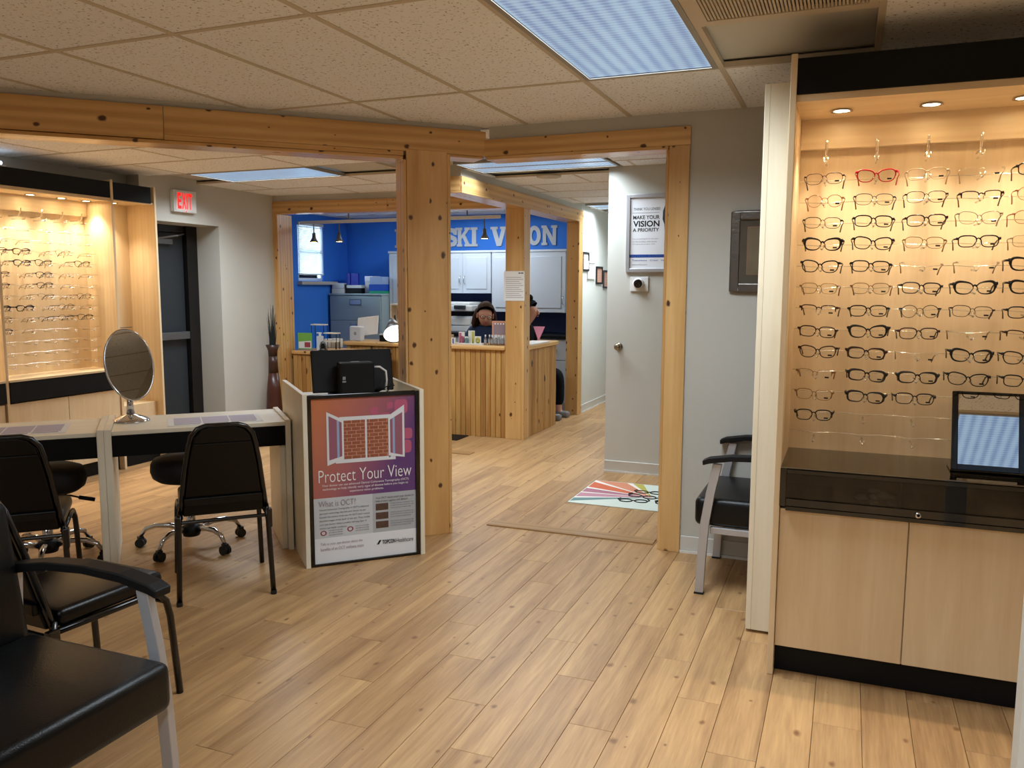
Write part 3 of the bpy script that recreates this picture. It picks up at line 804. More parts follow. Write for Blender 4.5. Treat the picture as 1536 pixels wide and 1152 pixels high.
def bay(t, x0, x1, dep, case=True, doors=2, rows=13, lights=(0.148, 0.448, 0.738), top=2.285, ymul=1.0, pegs=True):
    wv = x1 - x0
    G().box(x0, x1, 0.045, 0.06, 0.0, 0.11).build('kick_board', 'fascia_black', t)
    dw = wv / doors
    for i in range(doors):
        G().box(x0 + i * dw + .002, x0 + (i + 1) * dw - .002, 0.0, 0.019, 0.115, 0.655).build('door', 'maple_z', t, bevel=.0015, seg=1)
    G().box(x0, x1, 0.019, dep, 0.11, 0.655).build('carcass', 'maple_z', t)
    if pegs:
        G().box(x0, x1, dep - .012, dep, 0.655, 2.15).build('back_panel', 'maple_z', t)
        G().box(x0, x1, dep - .05, dep - .012, 2.02, 2.15).build('valance', 'maple_x', t, bevel=.002, seg=1)
    else:
        G().box(x0, x1, dep - .012, dep, 0.655, 2.15).build('back_panel', 'maple_z', t)
    G().box(x0, x1, 0.0, dep, 2.136, 2.160).build('soffit_panel', 'maple_x', t)
    G().box(x0, x1, -0.006, 0.014, 2.161, top).build('fascia', 'fascia_black', t, bevel=.002, seg=1)
    for lx in lights: downlight(t, x0 + lx, 0.5 * dep, 2.136)
    if not pegs: return
    for i, z in enumerate(ROWZ):
        sag = [(x0 + .01, dep - .13, z + .004)]
        for c in COLX: sag += [(x0 + c - .05, dep - .135, z + .002), (x0 + c, dep - .14, z - .002), (x0 + c + .05, dep - .135, z + .002)]
        sag.append((x1 - .01, dep - .13, z + .004))
        G().tube(sag, 0.0014, 5).build('acrylic_rod', 'acrylic', t, smooth=True)
        for q_, c in enumerate(COLX):
            if case and i >= 9 and q_ >= 3: continue
            place('peg', pegm, None, t, (x0 + c, dep - .24, z - .012))
    for c in COLX: place('hook', hookm, None, t, (x0 + c, dep - .15, 1.975))
    for c in COLX:
        for i in (-1,):
            place('peg', pegm, None, t, (x0 + c, dep - .2, 1.955))

# right display (faces the camera)
RD = thing('display_cabinet', 'tall maple eyeglass display with black fascia and warm downlights beside the camera', 'display cabinet', (-0.205, 3.205, 0))
RDW = 0.885
side_panel(RD, -0.022); side_panel(RD, RDW)
bay(RD, 0.0, RDW, 0.40, case=True)
# showcase
G().box(-0.004, 0.022, -0.012, 0.385, 0.665, 0.812).box(RDW - .022, RDW + .0, -0.012, 0.385, 0.665, 0.812).build('case_end', 'black_gloss', RD, bevel=.002, seg=1)
G().box(0.022, RDW - .022, -0.030, 0.385, 0.655, 0.672).build('case_floor', 'black_gloss', RD, bevel=.002, seg=1)
G().box(0.022, RDW - .022, -0.030, -0.010, 0.672, 0.702).build('case_rail', 'black_gloss', RD, bevel=.002, seg=1)
G().box(0.022, RDW - .022, -0.030, -0.018, 0.795, 0.812).build('case_top_rail', 'black_gloss', RD, bevel=.002, seg=1)
G().box(0.0, RDW, -0.020, 0.385, 0.813, 0.818).build('glass_top', 'smoked_glass', RD)
G().box(0.022, RDW - .022, -0.024, -0.020, 0.702, 0.795).build('glass_front', 'case_glass', RD)
G().box(0.022, RDW - .022, 0.37, 0.385, 0.672, 0.812).build('case_back', 'black_matte', RD)
G().box(0.40, 0.412, -0.016, 0.37, 0.702, 0.812).build('case_divider', 'black_gloss', RD)
lk = G().lathe([(0.011, 0), (0.011, 0.008), (0.008, 0.010), (0.0, 0.010)], 16).build('lock', 'chrome', RD, smooth=True, loc=(0.467, -0.030, 0.685), rot=(R(90), 0, 0))
G().lathe([(0.005, 0.0105), (0.0, 0.0105)], 10).build('keyhole', 'print_black', lk)
cl = G()
for i in range(9):
    a = i * 2 * PI / 9; cl.ball((0.032 * math.cos(a) * (1 + .5 * (i % 3)), 0.02 * math.sin(a) * 1.4, 0.014 + .008 * (i % 4)), 0.020, 8, 6, (1.3, 1, .7))
tag(cl.build('polishing_cloth', 'cloth_grey', None, smooth=True, loc=(0.14, 3.32, 0.676)), 'crumpled grey cloth lying inside the black glass showcase', 'cloth')
for r_, row in enumerate(RIGHT):
    for c_, sp_ in enumerate(row):
        if sp_ is None: continue
        x = -0.205 + COLX[c_] + random.uniform(-.004, .004); z = ROWZ[r_] + random.uniform(-.003, .003)
        eyeglasses(sp_, (x, 3.205 + 0.155, z), random.uniform(-.05, .05) - .02, '%s %s eyeglasses, %s row, %s column of the large display beside the camera' % (CNAME[sp_[1]], sp_[0], ORD[r_], ORD[c_]), 'eyeglasses on the right display', tilt=random.uniform(-.02, .06))
# tall narrow cabinet behind its left edge
pc = thing('end_cabinet', 'plain pale maple end panel standing behind the large display', 'cabinet', (-0.35, 3.57, 0))
G().box(0, 0.022, 0.0, 0.24, 0.012, 2.29).build('side_panel', 'maple_white_z', pc, bevel=.0015, seg=1)
G().box(0.0225, 0.60, 0.0, 0.018, 0.012, 2.29).build('face_panel', 'maple_white_z', pc, bevel=.0015, seg=1) if False else None
G().box(0.0225, 0.121, 0.0, 0.20, 0.012, 2.29).build('face_panel', 'maple_white_z', pc, bevel=.0015, seg=1)
G().box(0.012, 1.0, 0.06, 0.23, 0.0, 2.28).build('carcass', 'maple_white_z', pc)
# counter mirror
cm = thing('counter_mirror', 'small black-framed mirror leaning back on the black glass showcase', 'mirror', (0.492, 3.345, 0.8185), R(0))
MT = Matrix.Rotation(R(-20), 4, 'X')
hw, hh = 0.118, 0.30
fr = G(); fb = 0.02
fr.box(-hw, -hw + fb, 0, .014, 0.008, hh).box(hw - fb, hw, 0, .014, 0.008, hh).box(-hw + fb, hw - fb, 0, .014, 0.008, 0.008 + fb).box(-hw + fb, hw - fb, 0, .014, hh - fb * .5, hh)
fr.xf(MT).build('frame', 'black_gloss', cm, bevel=.0015, seg=1)
G().box(-hw + fb, hw - fb, .004, .008, 0.008 + fb, hh - fb * .5).xf(MT).build('glass', 'mirror', cm)
G().box(-hw + fb, hw - fb, .0095, .0125, 0.008 + fb, hh - fb * .5).xf(MT).build('backing', 'black_matte', cm)
G().box(-hw - .004, hw + .004, -0.01, 0.11, 0.0, 0.008).build('base', 'black_gloss', cm, bevel=.002, seg=1)

# left display (faces +x, seen across the room)
LD = thing('display_cabinet', 'tall maple eyeglass display with warm downlights against the left wall', 'display cabinet', (-5.385, 3.985, 0), R(90))
LDW = 0.95; LDEP = 0.30
side_panel(LD, -0.022, LDEP); side_panel(LD, LDW, LDEP, 2.30)
bay(LD, 0.0, LDW, LDEP, case=False, lights=(0.10, 0.38, 0.64, 0.86))
G().box(0.0, LDW, -0.018, 0.03, 0.665, 0.808).build('black_band', 'fascia_black', LD, bevel=.002, seg=1)
G().box(0.0, LDW, -0.022, LDEP - .012, 0.809, 0.824).build('ledge', 'maple_x', LD)
LEFT = {1: [None, RL, None, None, None], 2: [RB, ('rectangular', 'frame_brown', 'thick'), RL, ('round', 'gun_metal', 'thin'), RL], 3: [RL, RBt, CB, RL, CB], 4: [HB, RL, RB, RL, RL],
        5: [HB, RL, RB, RL, None], 6: [RL, RL, ('half-rim', 'frame_black', 'thin'), RL, ('round', 'gun_metal', 'thin')], 7: [RBt, RBt, RL, ('round', 'gun_metal', 'thin'), RL],
        8: [('rectangular', 'gun_metal', 'thin'), RL, ('half-rim', 'frame_brown', 'thin'), ('rectangular', 'frame_brown', 'thin'), RB], 9: [RB, RL, None, None, None]}
for r_, row in LEFT.items():
    for c_, sp_ in enumerate(row):
        if sp_ is None: continue
        y = 3.985 + COLX[c_] + random.uniform(-.004, .004); z = ROWZ[r_] + random.uniform(-.003, .003)
        eyeglasses(sp_, (-5.385 - (LDEP - .16), y, z), R(90) + random.uniform(-.04, .04), '%s %s eyeglasses, %s row, %s column of the display on the far left wall' % (CNAME[sp_[1]], sp_[0], ORD[r_], ORD[c_]), 'eyeglasses on the left display', tilt=random.uniform(-.02, .03))
# neighbouring bay cut by the picture edge
L2 = thing('display_cabinet', 'lit maple display bay cut off by the left picture edge', 'display cabinet', (-5.385, 3.00, 0), R(90))
side_panel(L2, -0.022, LDEP)
bay(L2, 0.0, 0.955, LDEP, case=False, lights=(0.2, 0.6, 0.86), pegs=False)
G().box(0.0, 0.955, -0.018, 0.03, 0.665, 0.808).build('black_band', 'fascia_black', L2)
G().box(0.0, 0.955, -0.022, LDEP - .012, 0.809, 0.824).build('ledge', 'maple_x', L2)
# narrow mirror tower at its right end
L3 = thing('display_tower', 'narrow lit maple tower between the left display and the exit door', 'display cabinet', (-5.385, 4.960, 0), R(90))
side_panel(L3, 0.41, LDEP, 2.29)
G().box(0.0, 0.41, LDEP - .012, LDEP, 0.0, 2.15).build('back_panel', 'maple_z', L3)
G().box(0.0, 0.41, 0.0, LDEP, 2.145, 2.160).build('soffit_panel', 'maple_x', L3)
G().box(0.0, 0.385, -0.006, 0.014, 2.152, 2.285).build('fascia', 'fascia_black', L3, bevel=.002, seg=1)
G().box(0.0, 0.41, 0.05, 0.06, 0.0, 0.10).build('kick_board', 'fascia_black', L3)
G().box(0.0, 0.41, 0.061, LDEP - .013, 0.0, 0.5).build('carcass', 'maple_z', L3)
G().tube([(0.02, LDEP - .05, 1.13), (0.36, LDEP - .05, 1.13)], 0.004, 6).build('rod', 'grey_metal', L3)
downlight(L3, 0.15, 0.16, 2.145)
# tube light lying on top of the left displays
tl = thing('tube_light', 'thin white tube light on top of the left display', 'light', (-5.50, 3.55, 2.30), R(90))
G().box(-0.6, 0.6, -0.02, 0.02, -0.014, 0.01).build('channel', 'white_plastic', tl)
G().tube([(-0.58, 0, 0.024), (0.58, 0, 0.024)], 0.013, 10).build('tube', 'tube_glow', tl, smooth=True)
# ------------------------------------------------------------------ dispensing table and kiosk (along the diagonal)
TN = 4.68; TZ = 0.732
tb = thing('dispensing_table', 'long pale maple fitting table with a black apron', 'table', dn(-0.6, TN), R(45))
G().box(-0.90, 0.275, 0.0, 0.52, TZ - .022, TZ).build('table_top', 'maple_white_x', tb, bevel=.0015, seg=1)
G().box(0.345, 1.245, 0.0, 0.52, TZ - .022, TZ).build('table_top', 'maple_white_x', tb, bevel=.0015, seg=1)
for (a, b) in ((-0.90, 0.275), (0.345, 1.215)):
    G().box(a, b, -0.004, 0.018, TZ - .132, TZ - .0225).build('apron', 'apron_black', tb)
G().box(0.276, 0.309, -0.012, 0.53, 0.0, TZ + .012).build('leg_panel', 'maple_white_z', tb, bevel=.0015, seg=1)
G().box(0.310, 0.344, -0.012, 0.53, 0.0, TZ + .012).build('leg_panel', 'maple_white_z', tb, bevel=.0015, seg=1)
G().box(1.185, 1.215, 0.02, 0.50, 0.0, TZ - .0225).build('leg_panel', 'maple_white_z', tb, bevel=.0015, seg=1)
G().box(1.216, 1.245, -0.012, 0.53, 0.0, TZ + .010).build('leg_panel', 'maple_white_z', tb, bevel=.0015, seg=1)
G().box(-0.93, -0.901, -0.012, 0.53, 0.0, TZ + .012).build('leg_panel', 'maple_white_z', tb, bevel=.0015, seg=1)
ks = thing('kiosk', 'pale maple computer kiosk with a colourful framed poster on its front', 'kiosk', dn(0.655, 4.31), R(45))
KW = 0.650
G().box(0.0, 0.024, -0.006, 0.74, 0.0, 0.925).build('side_panel', 'maple_white_z', ks, bevel=.0015, seg=1)
G().box(KW - .024, KW, -0.006, 0.66, 0.0, 0.925).build('side_panel', 'maple_white_z', ks, bevel=.0015, seg=1)
G().box(0.0245, KW - .0245, 0.018, 0.036, 0.0, 0.90).build('front_panel', 'maple_white_z', ks)
G().box(0.0245, KW - .0245, 0.037, 0.64, 0.835, 0.857).build('shelf', 'maple_white_x', ks)
G().box(0.0245, KW - .0245, 0.60, 0.62, 0.0, 0.83).build('back_panel', 'maple_white_z', ks)
pf = G(); a, b = 0.0255, KW - .0255
pf.box(a, a + .020, 0.0, .016, 0.004, 0.918).box(b - .020, b, 0.0, .016, 0.004, 0.918).box(a + .02, b - .02, 0, .016, 0.898, 0.918).box(a + .02, b - .02, 0, .016, 0.004, 0.014)
pf.build('poster_frame', 'black_gloss', ks, bevel=.0015, seg=1)
pa, pb_, pz0, pz1 = a + .020, b - .020, 0.014, 0.898
PWD, PHT = pb_ - pa, pz1 - pz0
def PU(u): return pa + u * PWD
def PV(v): return pz0 + v * PHT
po = G().box(PU(0), PU(1), 0.010, 0.013, PV(0.40), PV(1)).build('poster', 'poster_gradient', ks)
def prect(u0, u1, v0, v1, m, k=1, name='print', quad=None):
    y = 0.010 - 0.0004 * k
    if quad is None: quad = [(u0, v0), (u1, v0), (u1, v1), (u0, v1)]
    return G().poly([(PU(u), y, PV(v)) for u, v in quad]).build(name, m, po)
prect(0, 0.565, 0.155, 0.40, 'poster_grey', 0); prect(0.565, 1, 0.155, 0.40, 'poster_grey_dark', 0); prect(0, 1, 0, 0.155, 'poster_white', 0)
for (u, v, s_) in ((.60, .91, .07), (.70, .86, .11), (.86, .93, .13), (.92, .76, .10), (.90, .68, .12), (.75, .94, .06)):
    prect(0, 0, 0, 0, 'poster_pink', 1, quad=[(u + s_ / 2 * math.copysign(abs(math.cos(t)) ** .5, math.cos(t)), v + s_ * .34 * math.copysign(abs(math.sin(t)) ** .5, math.sin(t))) for t in [2 * PI * i / 20 for i in range(20)]])
prect(0.29, 0.735, .625, .865, 'poster_mortar', 2)
bg = G()
for i in range(11):
    v0 = .628 + i * .0216
    u = .292 - (i % 2) * .043
    while u < .733:
        u0, u1 = max(.292, u), min(.733, u + .080)
        if u1 - u0 > .008: bg.poly([(PU(u0), .010 - .0004 * 3, PV(v0)), (PU(u1), .010 - .0004 * 3, PV(v0)), (PU(u1), .010 - .0004 * 3, PV(v0 + .0186)), (PU(u0), .010 - .0004 * 3, PV(v0 + .0186))])
        u += .086
bg.build('print_brick', 'poster_brick', po)
prect(.26, .765, .862, .885, 'poster_frame_white', 4); prect(.22, .80, .605, .628, 'poster_frame_white', 4)
prect(.505, .522, .622, .87, 'poster_frame_white', 5); prect(.275, .292, .62, .868, 'poster_frame_white', 4); prect(.733, .75, .62, .868, 'poster_frame_white', 4)
for s_, u0, u1 in ((-1, .14, .30), (1, .89, .73)):
    prect(0, 0, 0, 0, 'poster_frame_white', 6, quad=[(u0, .595), (u1, .63), (u1, .868), (u0, .92)] if u0 < u1 else [(u1, .63), (u0, .615), (u0, .94), (u1, .875)])
    i0, i1 = (u0 + .02, u1 - .018) if u0 < u1 else (u0 - .02, u1 + .018)
    q = [(i0, .628), (i1, .648), (i1, .852), (i0, .895)]
    prect(0, 0, 0, 0, 'poster_glass_mauve', 7, quad=q if u0 < u1 else q[::-1])
    j0 = i0 + (i1 - i0) * .62; j1 = i0 + (i1 - i0) * .8
    q = [(j0, .64), (j1, .645), (j1, .86), (j0, .87)]
    prect(0, 0, 0, 0, 'poster_glass_blue', 8, quad=q if u0 < u1 else q[::-1])
def ptext(s_, u, v, wu, hv, m='print_white', bold=0.0, k=9):
    return fit_text(s_, wu * PWD, hv * PHT, m, po, (PU(u), 0.010 - .0004 * k, PV(v)), UP, 'lettering', bold)
ptext('Protect Your View', .055, .495, .90, .075, bold=-.009)
ptext('Your doctor can use advanced Optical Coherence Tomography (OCT)', .085, .466, .84, .017)
ptext('technology to help identify early signs of disease before you begin to', .09, .444, .83, .017)
ptext('experience vision problems.', .345, .422, .33, .017)
ptext('What is OCT?', .05, .348, .35, .036, 'print_mauve', -.005)
for i, (s_, wv) in enumerate((('Optical Coherence Tomography or OCT is advanced', .47), ('eye exam technology that lets your doctor to see', .44), ('beneath the surface of the eye. An OCT exam creates', .48), ('detailed images of the back of the eye. They enable', .48), ('your eye doctor detect possible warning signs of', .45), ('serious eye health conditions.', .26))):
    ptext(s_, .055, .322 - i * .0225, wv, .013, 'print_dark')
ptext('Your OCT results assist your doctor to', .595, .362, .38, .015, 'print_dark')
ptext('help protect against and disease', .595, .343, .32, .014, 'print_dark')
for i in range(3):
    prect(.595, .72, .292 - i * .056, .335 - i * .056, 'poster_photo', 1)
    for j in range(3): ptext('the back of the eye is checked for signs', .74, .326 - i * .056 - j * .014, .235 - .03 * (j == 2), .008, 'print_dark')
for (u, v) in ((.09, .186), (.345, .196)):
    prect(0, 0, 0, 0, 'poster_red', 1, quad=[(u + .03 * math.cos(t), v + .016 * math.sin(t)) for t in [2 * PI * i / 16 for i in range(16)]])
    prect(0, 0, 0, 0, 'poster_grey', 2, quad=[(u + .018 * math.cos(t), v + .010 * math.sin(t)) for t in [2 * PI * i / 16 for i in range(16)]])
    for j in range(3): ptext('quick, safe and comfortable', u + .05, v + .010 - j * .014, .13, .009, 'print_dark')
ptext('Talk to your eye doctor about the', .06, .108, .40, .019, 'print_mauve')
ptext('benefits of an OCT wellness exam', .06, .078, .41, .019, 'print_mauve')
ptext('TOPCON', .655, .078, .13, .026, 'print_black', .03)
ptext('Healthcare', .795, .078, .17, .026, 'print_dark')
prect(0, 0, 0, 0, 'print_black', 3, quad=[(.60, .078), (.622, .078), (.648, .104), (.626, .104)])

# computer on the kiosk, seen from behind
mo = thing('computer', 'black all-in-one computer on the kiosk seen from behind with cables', 'computer', dn(1.02, 4.72, 0.857), R(45))
MS = Matrix.Translation((0, 0.02, 0.02)) @ Matrix.Rotation(R(-14), 4, 'X')
G().box(-0.235, 0.235, 0.0, 0.028, 0.0, 0.245).xf(MS).build('screen_case', 'black_matte', mo, bevel=.006)
G().box(-0.225, 0.225, 0.028, 0.030, 0.02, 0.235).xf(MS).build('screen', 'black_gloss', mo)
G().box(-0.10, 0.095, -0.09, 0.02, 0.0, 0.195).build('rear_housing', 'black_matte', mo, bevel=.008)
G().box(-0.03, 0.02, -0.05, -0.02, 0.1955, 0.197).build('vent', 'print_grey', mo)
G().box(-0.088, -0.072, -0.092, -0.0905, 0.10, 0.118).box(-0.09, -0.07, -0.092, -0.0905, 0.085, 0.094).build('sticker', 'print_grey', mo)
G().box(-0.14, 0.14, -0.10, 0.10, 0.0, 0.0145).build('foot', 'black_matte', mo, bevel=.003)
G().tube([(0.095, -0.06, 0.165), (0.13, -0.07, 0.165), (0.165, -0.07, 0.14), (0.172, -0.06, 0.09), (0.17, -0.04, 0.03), (0.19, 0.0, 0.012)], 0.006, 7).build('white_cable', 'print_white', mo, smooth=True)
G().tube([(0.11, -0.05, 0.02), (0.17, -0.09, 0.055), (0.215, -0.04, 0.06), (0.20, 0.02, 0.035), (0.13, 0.0, 0.012)], 0.004, 6).tube([(0.1, -0.06, 0.03), (0.16, -0.03, 0.075), (0.225, -0.03, 0.05), (0.16, -0.09, 0.02)], 0.003, 6).build('black_cable', 'dark_rubber', mo, smooth=True)

# leaflets on the table
def leaflet(D, N_, wx, wy, label, a=45):
    t = thing('placemat', label, 'leaflet', dn(D, N_, TZ + .0004), R(a), 'printed sheets on the fitting table')
    G().box(-wx / 2, wx / 2, -wy / 2, wy / 2, 0, 0.002).build('sheet', 'paper', t)
    for i in range(3):
        x0 = -wx / 2 + .03 + i * (wx - .05) / 3
        G().box(x0, x0 + (wx - .07) / 3, -wy / 2 + .06, wy / 2 - .02, 0.002, 0.0023).build('print', 'print_lilac', t)
        G().box(x0, x0 + (wx - .07) / 3.2, -wy / 2 + .025, -wy / 2 + .05, 0.002, 0.0023).build('print', 'print_grey', t)
leaflet(0.262, 4.885, 0.49, 0.29, 'large printed sheet on the table beside the kiosk')
leaflet(-0.70, 4.89, 0.46, 0.31, 'printed sheet on the table cut by the left picture edge')

# oval mirror on the table
om = thing('oval_mirror', 'oval tabletop mirror on a round chrome base', 'mirror', dn(-0.172, 5.02, TZ + .001), R(74))
G().lathe([(0.100, 0.0), (0.100, 0.004), (0.085, 0.016), (0.05, 0.030), (0.022, 0.038), (0.016, 0.05), (0.0, 0.05)], 36).build('base', 'chrome', om, smooth=True)
G().tube([(0, 0, 0.04), (0, 0.0, 0.10), (0.004, 0.006, 0.16)], [0.022, 0.016, 0.014], 14).build('stem', 'chrome', om, smooth=True)
OM = Matrix.Translation((0.0, -0.014, 0.315)) @ Matrix.Rotation(R(0), 4, 'Y') @ Matrix.Rotation(R(-13), 4, 'X')
el = [(0.135 * math.cos(2 * PI * i / 48), 0, 0.197 * math.sin(2 * PI * i / 48)) for i in range(48)]
G().tube(el, 0.0055, 8, closed=True).xf(OM).build('rim', 'chrome', om, smooth=True)
G().poly([(p[0], -0.002, p[2]) for p in el]).xf(OM).build('glass', 'mirror', om)
G().prism([(p[0] * .98, p[2] * .98) for p in el], -0.006, 0.0, Matrix.Rotation(R(90), 4, 'X')).xf(OM).build('back', 'grey_metal', om)

# ------------------------------------------------------------------ stacking chairs
def stack_chair(label, loc, rz):
    t = thing('stacking_chair', label, 'chair', loc, rz, 'black stacking chairs by the fitting table')
    r = 0.0125
    for s in (-1, 1):
        G().tube([(s * .212, -.245, 0), (s * .200, -.215, .36), (s * .192, -.205, .44)], r, 8).build('rear_leg', 'black_metal', t, smooth=True)
        G().tube([(s * .212, .255, 0), (s * .203, .235, .30), (s * .200, .222, .36), (s * .196, .19, .395), (s * .192, .12, .40), (s * .192, -.205, .405)], r, 8).build('front_leg', 'black_metal', t, smooth=True)
        G().box(s * .205 - .012, s * .205 + .012, -.24, -.20, .33, .42).build('bracket', 'black_metal', t, bevel=.004)
        G().lathe([(.014, 0), (.014, .02), (0, .02)], 10).build('foot_cap', 'dark_rubber', t, loc=(s * .212, -.245, 0))
    bk = [(.192, -.205, .42), (.182, -.225, .50), (.162, -.262, .66), (.146, -.285, .75), (.132, -.297, .805), (.105, -.305, .838), (.07, -.308, .850)]
    path = [(-x, y, z) for x, y, z in bk] + [(x, y, z) for x, y, z in reversed(bk)]
    G().tube(path, r, 8).build('back_frame', 'black_metal', t, smooth=True)
    # back pad follows the frame
    g = G(); n = len(bk)
    for (off) in (-.016, .018):
        for (x, y, z) in bk: g.v += [(-x + .012, y + off, z - .004), (x - .012, y + off, z - .004)]
    for i in range(n - 1):
        a = 2 * i; b = 2 * n + 2 * i
        g.f += [(a, a + 1, a + 3, a + 2), (b + 1, b, b + 2, b + 3), (a, a + 2, b + 2, b), (a + 1, b + 1, b + 3, a + 3)]
    a = 2 * (n - 1); b = 2 * n + a; g.f += [(a, a + 1, b + 1, b), (0, 2 * n, 2 * n + 1, 1)]
    g.build('backrest', 'black_vinyl', t, bevel=.006)
    G().box(-.128, .128, -.3125, -.298, .760, .769).build('top_welt', 'black_vinyl', t, bevel=.003)
    G().box(-.172, .172, -.256, -.232, .470, .508).build('lower_welt', 'black_vinyl', t, bevel=.004)
    G().tube([(-.192, -.208, .385), (.192, -.208, .385)], .009, 8).build('rear_rail', 'black_metal', t)
    G().tube([(-.2, .215, .36), (.2, .215, .36)], .009, 8).build('front_rail', 'black_metal', t)
    st = G().box(-.195, .195, -.19, .225, .408, .470).build('seat', 'black_vinyl', t, bevel=.024, seg=4, smooth=True)
    return t
chM = stack_chair('black stacking chair pulled up to the table beside the poster kiosk', dn(0.24, 4.255), R(45))
chL = copytree(chM, None, dn(-0.625, 4.255), R(45), 'black stacking chair at the table cut by the left picture edge')
ch3 = copytree(chM, None, (-2.43, 1.975, 0), R(-3), 'black stacking chair seen side-on behind the near silver-legged armchair')

# ------------------------------------------------------------------ rolling stools
def stool(label, loc, rz):
    t = thing('rolling_stool', label, 'stool', loc, rz, 'rolling stools behind the fitting table')
    G().lathe([(0.0, .395), (.165, .395), (.192, .415), (.203, .45), (.200, .49), (.185, .515), (.14, .532), (0.0, .537)], 36).build('seat', 'stool_fabric', t, smooth=True)
    G().lathe([(0.0, .372), (.08, .372), (.08, .3945), (0, .3945)], 16).build('seat_plate', 'black_metal', t)
    G().tube([(0.05, 0.0, .375), (0.12, 0.02, .365), (0.16, 0.03, .352)], .005, 6).tube([(0.16, 0.03, .352), (0.235, 0.045, .335)], .011, 8).build('lever', 'black_matte', t, smooth=True)
    G().tube([(0, 0, .20), (0, 0, .38)], .014, 12).build('piston', 'chrome', t, smooth=True)
    G().tube([(0, 0, .10), (0, 0, .215)], .026, 14).build('column', 'chrome', t, smooth=True)
    G().lathe([(0.0, .065), (.045, .065), (.052, .09), (.05, .12), (.03, .13), (0, .13)], 16).build('hub', 'black_matte', t, smooth=True)
    for i in range(5):
        a = 2 * PI * i / 5; c, s = math.cos(a), math.sin(a)
        G().tube([(c * .035, s * .035, .10), (c * .12, s * .12, .125), (c * .20, s * .20, .125), (c * .255, s * .255, .105), (c * .285, s * .285, .06)], [.017, .016, .015, .013, .010], 10).build('base_arm', 'chrome', t, smooth=True)
        cs = G()
        cs.tube([(c * .285 - s * .022, s * .285 + c * .022, .026), (c * .285 - s * .006, s * .285 + c * .006, .026)], .026, 14).tube([(c * .285 + s * .022, s * .285 - c * .022, .026), (c * .285 + s * .006, s * .285 - c * .006, .026)], .026, 14)
        cs.box(c * .285 - .015, c * .285 + .015, s * .285 - .015, s * .285 + .015, .026, .062)
        cs.build('caster', 'dark_rubber', t)
    return t
stM = stool('black padded rolling stool behind the middle stacking chair', dn(0.115, 4.955), R(62))
stL = copytree(stM, None, dn(-0.60, 4.93), R(25), 'black padded rolling stool behind the leftmost stacking chair')

# ------------------------------------------------------------------ armchairs
def armchair(label, loc, rz):
    t = thing('armchair', label, 'chair', loc, rz, 'black vinyl armchairs with silver legs')
    for s in (-1, 1):
        x = s * .2875
        def bar(name, p, wd=.021, th=.012):
            g = G(); q = []
            for (y, z) in p: q.append((y, z))
            M = Matrix(((0, 0, 1, 0), (1, 0, 0, 0), (0, 1, 0, 0), (0, 0, 0, 1)))
            fwd = [(y + wd, z) for y, z in p]; bwd = [(y - wd, z) for y, z in reversed(p)]
            G().prism(fwd + bwd, x - th, x + th, M).build(name, 'silver_paint', t, bevel=.003)
        bar('front_leg', [(.275, 0.008), (.268, .18), (.256, .36), (.235, .50), (.205, .648)])
        bar('rear_leg', [(-.34, 0.008), (-.325, .25), (-.315, .45), (-.30, .645)], .018)
        G().box(x - .014, x + .014, .252, .298, 0, .008).build('foot_pad', 'dark_rubber', t)
        ap = [(-.32, .630), (-.27, .640), (-.15, .664), (0.0, .674), (.14, .668), (.24, .650), (.272, .640), (.274, .662), (.245, .676), (.14, .694), (0.0, .700), (-.15, .690), (-.27, .668), (-.32, .656)]
        M = Matrix(((0, 0, 1, 0), (1, 0, 0, 0), (0, 1, 0, 0), (0, 0, 0, 1)))
        G().prism(ap, x - .028, x + .028, M).build('armrest', 'black_matte', t, bevel=.004)
    for s in (-1, 1): G().box(s * .262 - .012, s * .262 + .012, -.305, .235, .300, .332).build('side_rail', 'silver_paint', t, bevel=.003)
    G().box(-.249, .249, -.30, -.27, .300, .332).build('rear_rail', 'silver_paint', t, bevel=.003)
    G().box(-.272, .272, -.22, .312, .333, .472).build('seat', 'black_leather', t, bevel=.030, seg=4, smooth=True)
    MB = Matrix.Translation((0, -.215, .47)) @ Matrix.Rotation(R(9), 4, 'X')
    G().box(-.268, .268, -.085, 0.0, -.06, .40).xf(MB).build('backrest', 'black_leather', t, bevel=.034, seg=4, smooth=True)
    return t
acN = armchair('black vinyl armchair with silver legs in the near left corner', (-1.965, 1.372, 0), R(-90))
acR = copytree(acN, None, (-0.335, 4.235, 0), R(90), 'black vinyl armchair with silver legs beside the large display')
# ------------------------------------------------------------------ wall pieces
# framed picture on the doorway wall
fp = thing('framed_picture', 'antique-looking etching in a dark pewter frame on the grey wall', 'picture', (-0.593, 4.56, 1.456))
FW, FH = 0.50, 0.42
g = G(); b = .045
g.box(0, b, -.026, -.002, 0, FH).box(FW - b, FW, -.026, -.002, 0, FH).box(b, FW - b, -.026, -.002, 0, b).box(b, FW - b, -.026, -.002, FH - b, FH)
g.build('frame', 'pewter', fp, bevel=.006)
G().box(b, FW - b, -.012, -.002, b, FH - b).build('mount', 'mat_board', fp)
G().box(b + .045, FW - b - .045, -.0135, -.0125, b + .05, FH - b - .04).build('etching', 'etching', fp)
g = G(); q = b + .040
g.box(q, q + .004, -.0138, -.0125, b + .045, FH - b - .035).box(FW - q - .004, FW - q, -.0138, -.0125, b + .045, FH - b - .035).box(q, FW - q, -.0138, -.0125, b + .045, b + .049).box(q, FW - q, -.0138, -.0125, FH - b - .039, FH - b - .035)
g.build('fillet', 'poster_mortar', fp)
G().box(b, FW - b, -.0175, -.016, b, FH - b).build('glass', 'picture_glass', fp)
